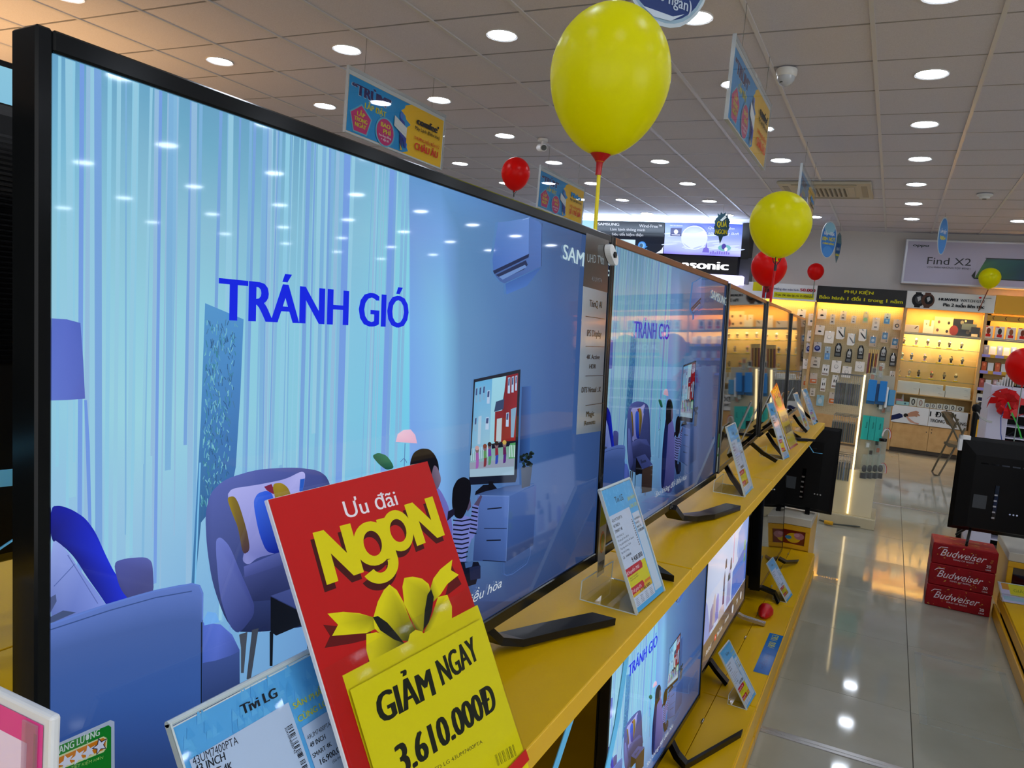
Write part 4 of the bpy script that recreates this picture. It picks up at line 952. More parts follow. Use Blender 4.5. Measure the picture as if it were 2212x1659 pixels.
# ================================================================ RIGHT SHELF ROW (low yellow platform)
t = thing('display_shelf', 'low yellow platform along the right side of the aisle', 'display shelf', (.71, 2.2, 0))
for k, (a, b) in enumerate(((0, 1.2), (1.203, 3.0))):
    gbox('deck_board', YEL, t, 0.0, .9, a, b, DZ - .018, DZ, bev=.0015); gbox('deck_fascia', YDK, t, -.004, .012, a, b, .085, DZ - .014, bev=.002); gbox('plinth_rail', YDK, t, -.022, -.006, a, b, .004, .078, bev=.004)
gbox('carcass', DARK, t, .02, .9, .01, 2.99, 0, DZ - .02); gbox('back_panel', DARK, t, .70, .72, .01, 2.99, DZ, .98); gbox('shelf_board', YEL, t, .26, .9, 0, 3.0, .98, .998, bev=.001)
tv('lit television on the right row, hidden past the right edge', (1.13, 4.2, DZ + .06, math.pi, .04), screen='on', pic=PBm, brand=False)
t, R = holder('price card lying askew on the right yellow platform beside the beer cartons', (.80, 4.98, DZ, math.pi * .5 - .15, 1.05), .20, .15, deep=.05, group=None)
A = Art(6e-5, y0=.0004); A.rect(-.095, .004, .095, .146, (200, 190, 220)); A.rect(-.05, .06, .06, .146, (222, 206, 30)); A.rect(-.085, .10, -.05, .146, (210, 140, 40)); A.rect(.06, .06, .09, .146, (130, 40, 50)); A.rect(-.09, .02, .09, .05, (160, 190, 205)); A.text('GIẢM', -.03, .09, .022, (120, 140, 20))
place_art(A, t, R)
# ================================================================ BEER CARTONS
cz = 0.004
CRT = P('carton_red', (150, 4, 20), .45, ior=1.3, noise=(14, (132, 3, 16), .4, .6)); 
for k, (dx, lb) in enumerate(((0, 'bottom'), (.006, 'middle'), (.012, 'top'))):
    H_ = .127 if k < 2 else .122
    t = thing('beer_carton', 'red beer carton with white script lettering, %s of the stack of three' % lb, 'carton', (.508 + dx * .4, 5.155 + .003 * k, .0015 + .1285 * k), (0, 0, .012 * (k - 1)), 'stack of red beer cartons')
    G().box(-.166, .166, 0, .24, 0, H_, bev=.004).obj('carton_body', CRT, t)
    A = Art(1.5e-4, y0=.0005)
    for s in range(26):
        x, z = random.uniform(-.15, .15), random.uniform(.01, H_ - .01); A.ell(x, z, random.uniform(.002, .009), random.uniform(.001, .004), random.choice([(196,140,50),(170,90,30),(210,160,70),(150,60,20)]), 7, rot=random.uniform(-1, 1))
    A.text('Budweiser', -.125, .052, .044, (232, 214, 224), w=.235, shear=.45, bold=.0); A.line([(-.140, .088), (-.125, .102), (-.09, .104)], .004, (232, 214, 224), loc=True)
    A.text('KING OF BEERS', -.055, .036, .009, (220, 190, 200), w=.105, bold=.02); A.text('20', .112, .028, .018, (230, 220, 225), bold=.02); A.text('CANS', .110, .012, .008, (220, 205, 212), bold=.02)
    A.rect(-.16, H_ * .5, .16, H_ * .5 + .0006, (120, 6, 14)) if False else None
    A.obj('front_print', PRT, t)
    if k == 2:
        A = Art(1.5e-4)
        A.rect(-.162, .004, .162, .236, (186, 40, 30))
        for s in range(34): A.ell(random.uniform(-.14, .14), random.uniform(.03, .21), random.uniform(.006, .03), random.uniform(.002, .008), random.choice([(206,120,50),(190,70,30),(214,150,70),(150,20,20)]), 8, rot=random.uniform(-.6, .6))
        A.rect(-.162, .116, .162, .124, (170, 40, 30))
        o = A.obj('top_print', PRT, t); o.data.transform(Matrix(((1, 0, 0, 0), (0, 0, 1, 0), (0, -1, 0, H_ + .0005), (0, 0, 0, 1))))
    gbox('side_seam', P('carton_edge', (90, 20, 16), .6), t, -.1675, -.166, .02, .22, .02, H_ * .6)
# ================================================================ LEFT EDGE: BACKS OF THE OTHER ROW
t = tv_back('black vented television back behind the left edge of the first screen', (-1.12, .30, 1.075), -math.pi / 2 + math.pi, 1.1, .655, (.1, .1))
t.rotation_euler = (0, 0, math.pi / 2)
g = G()
for k in range(44): g.box(-.53, .53, -.0385, -.036, .30 + k * .0070, .3035 + k * .0070)
g.obj('vent_ribs', BLKG, t); G().lathe([(.004, 0), (.0075, 0), (.0075, .004), (.004, .004)], 16, M=Matrix.Translation((.31, -.036, .16)) @ Matrix.Rotation(math.pi / 2, 4, 'X')).obj('jack', P('red_ring', (150, 60, 60), .4), t)
tag(G().strap([(-1.06, -.10, 1.28), (-1.02, .30, 1.245), (-1.00, .62, 1.235), (-1.0, .90, 1.22)], (0, .1, 1), .022, .002).obj('cable_strap', STR, None), 'light blue strap stretched behind the first television at the left edge', 'strap', 'light blue cable straps')
tag(G().strap([(-1.02, .36, 1.02), (-1.01, .46, 1.06), (-1.0, .54, 1.12), (-.99, .62, 1.165), (-.99, .75, 1.19)], (.8, .3, .6), .026, .002).obj('cable_strap', STR, None), 'curved light blue strap rising from the yellow shelf at the left edge', 'strap', 'light blue cable straps')
t = thing('television', 'lit wall television far behind the left edge, only a pale blue corner showing', 'television', (-3.3, 1.35, 1.45), (0, 0, math.pi / 2))
g = G(); g.box(-1.0, 1.0, 0, .04, 0, .885, bev=.004); g.obj('bezel', BEZ, t)
A = Art(1e-3, y0=.002); A.grid([-.975, 0, .975], [.03, .4, .86], [[(60,110,180),(80,130,190),(90,150,200)],[(90,150,200),(120,180,215),(130,190,220)],[(110,175,215),(135,195,220),(140,200,225)]]); A.obj('screen_picture', PIC, t)
G().box(-.9, .9, .0, .5, -1.446, -.02, bev=.01).obj('media_cabinet', DARK, t)
# ================================================================ BALLOONS
def balloon(label, c, r, mat, mouth, stick_to, stick_mat, cup_mat=None, squash=1.14, rs=.0035, tilt=(0, 0)):
    t = thing('balloon', label, 'balloon', c, (tilt[0], tilt[1], 0), 'red and yellow balloons on sticks')
    prof = []
    for k in range(33):
        a = -math.pi / 2 + math.pi * k / 32; z = math.sin(a); x = math.cos(a)
        zz = z * squash if z > 0 else z * (squash * 1.12); xx = x * (1 - .12 * max(0, -z) ** 1.5)
        prof.append((r * xx, r * zz))
    G().lathe(prof, 40).obj('balloon_skin', mat, t, smooth=True)
    zb = -r * squash * 1.12
    if mouth == 'cup':
        G().lathe([(r * .19, zb + r * .07), (r * .20, zb + r * .055), (r * .10, zb - r * .06), (r * .055, zb - r * .12), (r * .05, zb - r * .32), (r * .02, zb - r * .32)], 20).obj('cup_holder', cup_mat, t, smooth=True)
    elif mouth == 'wire':
        g = G()
        for k in range(3):
            a = k * 2.094 + .5; g.tube([(r * .17 * math.cos(a), r * .17 * math.sin(a), zb + r * .05), (r * .12 * math.cos(a), r * .12 * math.sin(a), zb - r * .1), (0, 0, zb - r * .26)], r * .016, 6)
        g.tube([(r * .17 * math.cos(a), r * .17 * math.sin(a), zb + r * .05) for a in [2 * math.pi * k / 14 for k in range(15)]], r * .016, 6)
        g.tube([(0, 0, zb - r * .22), (0, 0, zb - r * .42)], r * .045, 8); g.obj('cup_holder', cup_mat, t, smooth=True)
    G().lathe([(r * .03, zb + r * .06), (r * .035, zb - r * .02), (r * .075, zb - r * .10), (r * .02, zb - r * .11)], 12).obj('balloon_neck', mat, t, smooth=True)
    if stick_to:
        inv = mw(t).inverted(); top = mw(t) @ Vector((0, 0, zb - r * .1))
        G().tube([top, top.lerp(Vector(stick_to), .5), stick_to], rs, 8).obj('stick', stick_mat, t, inv=inv)
    return t
YB_ = rubber('yellow_rubber', (240, 238, 0)); RB_ = rubber('red_rubber', (236, 20, 18))
YST = P('yellow_stick', (232, 214, 0), .35); RST = P('red_stick', (200, 24, 30), .35); CUPR = P('red_cup', (176, 22, 30), .35); CUPD = P('dark_cup', (20, 26, 40), .4); GRS = P('grey_stick', (120, 140, 130), .4)
c = onY(1318, 165, 1.66); b = onY(1302, 520, 1.66)
balloon('largest yellow balloon, on a yellow stick above the join of the first two televisions', c, .1335, YB_, 'cup', (b.x, 1.66, SZ), YST, CUPR, squash=1.16, rs=.0045, tilt=(0, .03))
c = onY(1686, 482, 3.95); b = onY(1658, 665, 4.05)
balloon('second yellow balloon, on a red stick above the far televisions', c, .145, YB_, 'wire', (-.60, 4.1, SZ), RST, CUPD, squash=1.04, rs=.006)
c = onY(1661, 577, 6.0)
balloon('red balloon partly hidden behind the second yellow balloon', c, .128, RB_, 'cup', (c.x - .05, 6.0, .0), STR, P('dark_red_cup', (110, 20, 24), .4), squash=1.02)
c = onY(1762, 586, 12.40)
balloon('small red balloon in front of the back wall, above the black banner', c, .118, RB_, 'none', (c.x - .02, 12.618, 2.16), GRS, squash=1.02, rs=.007)
c = onY(2138, 600, 12.40)
balloon('small yellow balloon before the white phone light box', c, .135, YB_, 'none', (c.x - .06, 12.618, 2.12), P('brown_stick', (120, 60, 50), .5), squash=1.0, rs=.007)
c = onY(1114, 374, 6.1)
balloon('small red balloon above the top edge of the first television', c, .125, RB_, 'wire', (c.x - .02, 6.1, .0), GRS, CUPD, squash=1.08)
c = onY(2214, 790, 6.5)
balloon('red balloon cut by the right edge over the white slatted stand', c, .12, RB_, 'none', (c.x, 6.5, .0), GRS, squash=1.05)
for k, (x, y, z, m_, n_) in enumerate([(2.4, 9.8, 1.45, YB_, 'yellow'), (1.9, 9.2, 1.55, YB_, 'yellow')]):
    balloon('%s balloon right of the picture, %s, seen mirrored in the second screen' % (n_, ('lower', 'upper')[k]), (x, y, z), .16, m_, 'none', (x, y, .0), GRS)
# ================================================================ HANGING SIGNS
def hang_strings(t, pts, top=ZC):
    inv = mw(t).inverted(); g = G()
    for p in pts:
        w = mw(t) @ Vector(p); g.tube([w, (w.x, w.y, top)], .0016, 6)
    g.obj('string', P('grey_string', (110, 110, 105), .5), t, inv=inv)
def trum(label, X, y0, y1, brand, sub, slog, big):
    t = thing('hanging_sign', label, 'hanging sign', (X, (y0 + y1) / 2, CAMH + 1.075), (0, 0, math.pi / 2), 'blue and yellow signs hung from the ceiling')
    w = (y1 - y0) / 2; H_ = .40
    G().box(-w, w, -.002, .002, 0, H_, bev=.0005).obj('print_board', P('sign_board', (190, 200, 205), .5), t)
    for sgn in (1, -1):
        A = Art(2e-4, y0=.0025)
        h = .362
        A.poly([(-w + .01, .008), (w - .012, .008), (w - .012, h), (-w + .01, h)], (232, 186, 10), loc=True)
        xb = w * .10
        zz = [(xb + (.03 if k % 2 else -.0) + .05 * math.sin(k * .9), .010 + (h - .012) * k / 15) for k in range(16)]
        A.poly([(-w + .012, .010), (zz[0][0], .010)] + zz[1:] + [(-w + .012, h - .002)], (14, 140, 206), loc=True)
        A.text('“TRÙM”', -w * .56, .255, .070, (190, 205, 225), w=.44, align='c', bold=.06); A.text('“TRÙM”', -w * .56, .258, .068, (44, 36, 96), w=.43, align='c', bold=.08)
        A.text('LẮP ĐẶT', -w * .48, .195, .036, (206, 198, 40), w=.24, align='c', bold=.05)
        cx_ = -w * .74; A.poly([(cx_ + .125 * math.cos(a), .105 + .105 * math.sin(a)) for a in [math.pi / 2 + k * 2 * math.pi / 5 for k in range(5)]], (90, 170, 200), loc=True)
        A.poly([(cx_ + .112 * math.cos(a), .105 + .094 * math.sin(a)) for a in [math.pi / 2 + k * 2 * math.pi / 5 for k in range(5)]], (186, 40, 110), loc=True)
        for k, s in enumerate(('LẮP', 'TRONG', 'NGÀY')): A.text(s, cx_, .130 - .036 * k, .028, (204, 196, 40), w=(.085, .14, .12)[k], align='c', bold=.05)
        cx_ = -w * .28; A.ell(cx_, .095, .112, .098, (90, 170, 200)); A.ell(cx_, .095, .098, .088, (186, 40, 110))
        A.text('BAO', cx_, .125, .03, (204, 196, 40), w=.11, align='c', bold=.05); A.text('PHÍ', cx_ + .02, .085, .03, (204, 196, 40), w=.09, align='c', bold=.05); A.text('5m ống đồng', cx_, .06, .014, (225, 215, 225), w=.14, align='c', bold=.03); A.text('+ vật tư', cx_, .036, .016, (225, 215, 225), w=.09, align='c', bold=.03)
        # installer carrying a white air conditioner
        A.ell(.015, .255, .022, .026, (60, 110, 190)); A.poly([(0, .235), (.05, .22), (.085, .12), (.03, .10), (-.01, .14)], (34, 60, 150), loc=True); A.poly([(.0, .12), (.05, .11), (.05, .06), (.03, .03), (.01, .06)], (30, 50, 140), loc=True); A.poly([(.045, .11), (.085, .115), (.085, .04), (.065, .045)], (34, 56, 150), loc=True); A.poly([(.01, .06), (.035, .035), (.045, .022), (.015, .018), (.02, .03)], (190, 160, 40), loc=True)
        A.poly([(-.07, .235), (.085, .185), (.082, .115), (-.072, .165)], (188, 196, 198), loc=True); A.line([(-.06, .18), (.075, .136)], .0016, (150, 158, 160), loc=True)
        cx_ = w * .60
        A.text(brand, cx_, .245, .052, (26, 28, 34) if brand[0] == 'c' else (20, 130, 200), w=.30, align='c', bold=.09); A.text(sub, cx_, .205, .026, (40, 36, 30), w=.33, align='c', bold=.02)
        A.text(slog, cx_, .135, .022, (196, 60, 30), w=.34, align='c', bold=.02); A.text(big, cx_, .065, .05, (200, 26, 26), w=.32, align='c', bold=.05)
        o = A.obj('printed_face', PRT, t)
        if sgn < 0: o.data.transform(Matrix.Rotation(math.pi, 4, 'Z')); o.name = 'rear_printed_face'
    for s in (-1, 1):
        G().box(-w - .004, w + .004, s * .0095 - .0006, s * .0095 + .0006, -.004, H_ + .01).obj('clear_sleeve', glassy('sleeve_film', (253, 253, 253), 1.5, .03, .0), t)
    g = G(); g.box(-w - .006, -w - .002, -.0102, .0102, -.006, H_ + .01); g.box(w + .002, w + .006, -.0102, .0102, -.006, H_ + .01); g.box(-w, w, -.0102, .0102, -.006, -.003); g.box(-w, w, -.004, .004, H_ - .012, H_ + .012); g.obj('sleeve_edge', glassy('sleeve_edge_film', (225, 228, 230), 1.5, .2, .35), t)
    hang_strings(t, [(-.42, 0, H_ + .002), (.40, 0, H_ + .002)])
    return t
trum('hanging sign nearest the camera, over the first television, yellow half with dark lettering', -3.29, 4.0, 5.17, 'comfee\'', 'Máy Lạnh (Điều hòa)', 'THƯƠNG HIỆU ĐẾN TỪ', 'CHÂU ÂU')
trum('hanging sign beside the small red balloon', -3.29, 6.97, 8.17, 'Midea', 'Máy Lạnh (Điều hòa)', 'TIẾT KIỆM ĐIỆN', 'SỐ 1 THẾ GIỚI')
trum('hanging sign seen steeply, right of the largest yellow balloon', -.885, 4.0, 5.24, 'comfee\'', 'Máy Lạnh (Điều hòa)', 'THƯƠNG HIỆU ĐẾN TỪ', 'CHÂU ÂU')
trum('hanging sign behind the second yellow balloon', -.872, 7.0, 8.25, 'Midea', 'Máy Lạnh (Điều hòa)', 'TIẾT KIỆM ĐIỆN', 'SỐ 1 THẾ GIỚI')
def tagsign(label, c, rz, outline, th, paint, mat=PRT, strings=((0, 0, 0),), group=None, edge=(190, 205, 215)):
    t = thing('hanging_sign', label, 'hanging sign', c, (0, 0, rz), group)
    G().prism(outline, -.003, .003).obj('print_board', P('board_%d_%d_%d' % edge, edge, .5), t)
    for s in (0, 1):
        A = Art(3e-4, y0=.0034); paint(A); o = A.obj('printed_face' if not s else 'rear_printed_face', mat, t)
        if s: o.data.transform(Matrix.Rotation(math.pi, 4, 'Z'))
    hang_strings(t, strings)
    return t
def ovalp(w, h, n=28): return [(w * math.cos(a), h + h * math.sin(a)) for a in [2 * math.pi * k / n for k in range(n)]]
# round blue sign at the top edge
def pt(A):
    A.ell(0, .25, .235, .235, (150, 180, 200), 30); A.ell(0, .25, .222, .222, (36, 60, 120), 30)
    A.text('VỆ SINH', 0, .165, .10, (200, 190, 20), w=.38, align='c', bold=.05); A.text('MÁY LẠNH', 0, .30, .05, (200, 190, 20), w=.3, align='c', bold=.05); A.text('(150 ngàn)', .03, .09, .045, (190, 205, 225), w=.25, align='c', bold=.02)
    A.poly([(-.10, .045), (.06, .05), (.12, .075), (.05, .03), (-.04, .022)], (200, 215, 230), loc=True)
c = onY(1424, 56, 2.95)
tagsign('round dark blue hanging sign at the top edge behind the largest balloon', (c.x, 2.95, c.z), 1.05, ovalp(.245, .25), .004, pt, strings=((-.0, 0, .5),))
def pq(A):
    o = [(-.10, .30), (-.06, .36), (-.075, .40), (-.02, .37), (.03, .42), (.04, .36), (.09, .33), (.075, .28), (.10, .22), (.07, .13), (.02, .10), (0, .0), (-.03, .10), (-.09, .12), (-.08, .20)]
    A.poly(o, (40, 70, 84), loc=True); A.text('QUÀ', 0, .225, .075, (190, 176, 20), w=.13, align='c', bold=.05); A.text('NGON', 0, .13, .065, (190, 176, 20), w=.15, align='c', bold=.05); A.poly([(-.03, .31), (.03, .38), (.05, .35), (.0, .30)], (210, 222, 222), loc=True)
c = onY(1555, 527, 10.5)
tagsign('dark teal star-shaped hanging sign before the air conditioner advert', (c.x, 10.5, c.z), .2, [(-.10, .30), (-.06, .36), (-.075, .40), (-.02, .37), (.03, .42), (.04, .36), (.09, .33), (.075, .28), (.10, .22), (.07, .13), (.02, .10), (0, .0), (-.03, .10), (-.09, .12), (-.08, .20)], .004, pq, strings=((0, 0, .38),), edge=(60, 84, 90))
def po(A):
    A.ell(0, .245, .118, .238, (60, 130, 215), 28); A.ell(0, .40, .085, .08, (150, 205, 230), 18); A.ell(0, .09, .08, .07, (80, 150, 225), 18)
    A.text('lắp đặt', 0, .31, .045, (225, 235, 245), w=.17, align='c', bold=.05); A.text('100+ HOT', 0, .23, .055, (225, 215, 40), w=.21, align='c', bold=.06); A.text('CHÍNH HÃNG', 0, .18, .028, (225, 215, 40), w=.19, align='c', bold=.05)
c = onY(1785, 557, 11.5)
tagsign('oval light blue hanging sign left of the phone light box', (c.x, 11.5, c.z), .75, ovalp(.13, .25), .004, po, strings=((0, 0, .5),), group='oval blue signs near the back wall')
c = onY(1806, 568, 12.06)
tagsign('grey-blue leaf-shaped hanging sign right beside the light blue oval one', (c.x, 12.06, c.z), 1.15, [(0, 0), (.06, .12), (.085, .28), (.05, .40), (0, .43), (-.05, .40), (-.085, .28), (-.06, .12)], .004, lambda A: (A.poly([(0, .02), (.055, .12), (.078, .28), (.045, .39), (-.045, .39), (-.078, .28), (-.055, .12)], (90, 120, 130), loc=True), A.rect(-.06, .14, .06, .28, (40, 84, 140)), A.rect(-.05, .10, .05, .125, (190, 180, 60)), A.text('QUÀ', 0, .18, .04, (180, 195, 205), w=.09, align='c', bold=.04)), strings=((0, 0, .43),), edge=(110, 130, 135))
c = onY(2031, 550, 10.97)
tagsign('slim light blue hanging sign in front of the phone light box', (c.x, 10.97, c.z), 1.1, ovalp(.12, .23), .004, lambda A: (A.ell(0, .225, .11, .218, (70, 140, 215), 26), A.text('LẮP ĐẶT', 0, .26, .04, (225, 235, 245), w=.16, align='c', bold=.05), A.text('100+', 0, .18, .05, (225, 215, 60), w=.15, align='c', bold=.05)), strings=((0, 0, .46),), group='oval blue signs near the back wall')
# ================================================================ CEILING FITTINGS
t = thing('security_camera', 'white dome security camera under the ceiling beside the steep hanging sign', 'security camera', (-.812, 5.26, ZC))
G().lathe([(.001, -.004), (.062, -.004), (.066, -.012), (.064, -.040), (.056, -.052)], 24).obj('camera_base', WPL, t, smooth=True); G().lathe([(.056, -.050), (.052, -.075), (.036, -.098), (.012, -.108), (.0001, -.110)], 24).obj('camera_dome', P('dome_grey', (190, 196, 205), .15), t, smooth=True); G().lathe([(.012, -.090), (.012, -.094), (.001, -.094)], 12, c=(-.02, -.03, .0)).obj('camera_lens', BLKG, t)
t = thing('security_camera', 'white bullet security camera on the ceiling above the small red balloon', 'security camera', (-3.245, 6.876, ZC))
G().lathe([(.001, 0), (.05, 0), (.05, -.025), (.001, -.025)], 20).obj('camera_base', WPL, t, smooth=True); G().tube([(0, 0, -.02), (0, -.01, -.07)], .012, 10).obj('bracket', WPL, t, smooth=True); G().tube([(-.05, .05, -.07), (.05, -.07, -.10)], .035, 16).obj('camera_body', WPL, t, smooth=True); G().tube([(.05, -.07, -.10), (.056, -.077, -.102)], .026, 14).obj('camera_lens', BLKG, t)
t = thing('smoke_detector', 'round white smoke detector on the ceiling near the back right', 'smoke detector', (.679, 9.65, ZC)); G().lathe([(.001, -.004), (.075, -.004), (.078, -.018), (.05, -.032), (.045, -.05), (.001, -.052)], 24).obj('detector_body', WPL, t, smooth=True); G().lathe([(.02, -.05), (.02, -.058), (.001, -.058)], 12).obj('sensor_cap', P('grey_cap', (120, 120, 118), .5), t)
t = thing('cassette_air_conditioner', 'cream ceiling cassette air conditioner with a slatted grille near the back', 'air conditioner', (-.88, 9.42, ZC))
CR = P('cream_plastic', (190, 184, 166), .4)
g = G(); g.box(-.475, .475, -.475, .475, -.03, -.001, bev=.008); g.obj('panel_frame', CR, t)
G().box(-.30, .30, -.30, .30, -.038, -.029, bev=.004).obj('grille_frame', CR, t)
for s in ((-.33, .33, -.43, -.37), (-.33, .33, .37, .43)): gbox('air_flap', P('cream_flap', (150, 145, 130), .4), t, s[0], s[1], s[2], s[3], -.034, -.028, bev=.002)
for s in ((-.43, -.37, -.33, .33), (.37, .43, -.33, .33)): gbox('air_flap', P('cream_flap', (150, 145, 130), .4), t, s[0], s[1], s[2], s[3], -.034, -.028, bev=.002)
for k in range(20): gbox('grille_slat', CR if k % 2 else P('cream_dark', (84, 80, 70), .5), t, -.24 + k * .024, -.24 + k * .024 + .016, -.24, .24, -.044 + .002 * (k % 2), -.038)
# ================================================================ BACK WALL
ZB = CAMH
LED = P('warm_led_strip', (255, 180, 60), .5, emit=(255, 176, 40), es=26)
LEDW = P('warm_white_led', (255, 220, 150), .5, emit=(255, 214, 140), es=26)
def banner(label, x0, x1, z0, z1, y, paint, base=(225, 225, 225), name='banner_board', rep=None):
    t = thing(name, label, 'banner', ((x0 + x1) / 2, y, z0))
    w = (x1 - x0) / 2; h = z1 - z0
    G().box(-w, w, 0, .04, 0, h, bev=.003).obj('banner_panel', P('banner_%d_%d_%d' % base, base, .45), t)
    A = Art(6e-4, y0=.001); paint(A, w, h)
    if A.v: A.obj('printed_face', PRT, t)
    return t
FZ0, FZ1 = ZB + .598, ZB + .845
def p1(A, w, h):
    A.rect(-.30, .10, -.02, h - .0, (214, 200, 30)); A.poly([(-.22, .05), (.0, .05), (.0, h - .02), (-.22, h - .02)], (150, 20, 34), loc=True); A.ell(-.10, .13, .03, .03, (60, 10, 16)); A.poly([(-.16, .04), (-.10, .04), (-.12, .12), (-.19, .11)], (200, 160, 150), loc=True)
    A.text('Miếng dán màn hình', .02 - .0, .145, .036, (60, 66, 110), w=.30, bold=.02) if False else None
p_w = 1.18
def p1(A, w, h):
    A.rect(-w * .62, h * .45, -w * .38, h, (214, 200, 20)); A.poly([(-w * .36, .01), (-w * .14, .01), (-w * .14, h - .02), (-w * .36, h - .02)], (160, 20, 34), loc=True); A.ell(-w * .25, .13, .035, .035, (70, 10, 16)); 
    A.text('Miếng dán màn hình', -w * .07, .145, .034, (66, 72, 120), w=w * .62, bold=.02); A.text('50.000', w * .58, .145, .048, (176, 20, 50), w=w * .38, bold=.06)
    A.rect(-w * .06, .03, w * .94, .115, (210, 206, 20)); A.text('Trọn đời dán lại chỉ 25.000/lần', -w * .03, .055, .036, (40, 36, 20), w=w * .93, bold=.03)
banner('white banner with a red price and a yellow line over the pegboard', -2.31, -1.137, FZ0, FZ1, 12.62, p1)
banner('black banner with yellow lettering over the pegboard', -1.133, .083, FZ0, FZ1, 12.62, lambda A, w, h: (A.text('PHỤ KIỆN', -.03, .160, .045, (206, 200, 20), w=.40, align='c', bold=.05), A.text('Bảo hành 1 đổi 1 trong 1 năm', 0, .055, .052, (206, 200, 20), w=w * 1.88, align='c', bold=.05)), base=(14, 13, 12))
def p3(A, w, h):
    for x, c1, c2 in ((-w * .72, (24, 24, 26), (60, 62, 64)), (-w * .50, (84, 56, 44), (20, 22, 24))):
        A.ell(x, .125, .085, .10, c1); A.rect(x - .045, .015, x + .03, .235, c1); A.ell(x + .01, .13, .055, .062, c2); A.poly([(x, .10), (x + .03, .13), (x + .02, .18), (x - .02, .16)], (170, 172, 172), loc=True)
    A.text('HUAWEI', -w * .26, .135, .040, (30, 32, 40), w=w * .44, bold=.09); A.text('WATCH GT 2', w * .23, .135, .040, (60, 62, 68), w=w * .54, bold=.03); A.text('Pin 2 tuần liên tục', -w * .14, .055, .050, (20, 22, 28), w=w * .92, bold=.06)
    A.ell(w * .66, .205, .018, .012, (206, 30, 40)); A.text('HUAWEI', w * .72, .198, .014, (60, 60, 64), w=w * .18, bold=.03)
banner('white banner with two round watches over the watch cabinet', .087, 1.19, FZ0, FZ1, 12.62, p3, base=(212, 212, 208))
banner('plain yellow banner over the phone shelves at right', 1.194, 2.4, FZ0, FZ1 + .01, 12.62, lambda A, w, h: (A.text('1 ĐỔI 1 TRONG', .35, .10, .07, (150, 90, 10), w=.6, align='c', bold=.04)), base=(222, 160, 10))
banner('dark banner over the phone shelves outside the picture', 2.404, 3.6, FZ0, FZ1 + .01, 12.62, lambda A, w, h: A.text('1 ĐỔI 1 TRONG 1 NĂM', 0, .09, .08, (190, 186, 180), w=1.05, align='c', bold=.04), base=(40, 44, 56))
banner('second yellow banner outside the picture', 3.604, 5.0, FZ0, FZ1 + .01, 12.62, lambda A, w, h: None, base=(222, 160, 10))
# light box
t = thing('light_box', 'wide white light box advertising a phone on the back wall', 'light box', (-.02, 12.72, ZB + .95))
G().box(0, 2.2, .0, .17, 0, .655, bev=.012).obj('aluminium_frame', P('light_grey_frame', (196, 198, 206), .35, metal=.3), t)
A = Art(8e-4, y0=.002)
A.grid([.035, .8, 2.16], [.035, .33, .62], [[(176,172,196),(178,174,200),(170,166,192)],[(180,176,200),(184,180,204),(176,172,198)],[(170,166,190),(176,172,196),(170,166,190)]])
A.text('oppo', .10, .545, .042, (30, 50, 52), w=.21, bold=.035); A.text('Find X2', .31, .30, .105, (34, 36, 44), w=.55, bold=.0); A.text('VẸN MÀN NHỮNG TỘT ĐỈNH', .31, .245, .024, (60, 62, 72), w=.55)
A.poly([(1.03, .42), (2.15, .42), (2.15, .12), (.92, .12), (.885, .16)], (22, 34, 34), loc=True)
A.grid([.93, 1.2, 1.5, 1.8, 2.15], [.135, .27, .405], [[(90,130,40),(30,90,60),(20,60,90),(20,80,50),(60,130,60)],[(60,120,50),(24,90,80),(16,60,80),(20,70,60),(40,110,60)],[(20,60,50),(30,90,90),(24,80,90),(30,90,80),(20,60,50)]])
A.poly([(.93, .135), (1.04, .41), (.93, .41)], (180, 176, 200), loc=True); A.poly([(1.67, .26), (1.70, .32), (1.74, .26), (1.745, .10), (1.72, .02), (1.70, .02), (1.69, .10)], (20, 22, 28), loc=True); A.ell(1.705, .335, .018, .024, (24, 24, 30))
A.obj('printed_face', P('soft_lit_print', attr='base', rough=.4, emit=(150, 150, 180), es=.0), t)
# --- pegboard bays
PEG = P('pegboard', (204, 190, 152), .5, noise=(30, (196, 182, 144), .3, .7))
t = thing('pegboard_display', 'beige pegboard wall of hanging accessories lit from above in warm light', 'pegboard display', (0, 12.66, 0))
gbox('back_panel', PEG, t, -2.31, .085, .14, .16, .40, 2.12)
g = G()
for i in range(78):
    for j in range(58):
        x = -2.29 + i * .0305; z = .45 + j * .0285; b = .0022
        g.bm.faces.new([g.bm.verts.new(p) for p in ((x - b, .1385, z - b), (x + b, .1385, z - b), (x + b, .1385, z + b), (x - b, .1385, z + b))])
o = g.obj('peg_holes', P('peg_hole_brown', (120, 100, 64), .8), t); o['kind'] = 'stuff'
for x in (-1.135, .085): gbox('bay_post', WOOD, t, x - .018, x + .018, .0, .14, 0, 2.1, bev=.002)
gbox('base_cabinet', WOOD, t, -2.31, .066, .0, .14, 0, .40); gbox('led_strip', LED, t, -2.29, .06, .07, .085, 2.112, 2.119)
gbox('led_rail', WPL, t, -2.30, .066, .05, .139, 2.120, 2.13)
area_lamp('pegboard_lamp', (-1.12, 12.70, 2.10), (math.radians(12), 0, 0), 2.3, .05, 6, (1.0, .60, .14)).parent = None
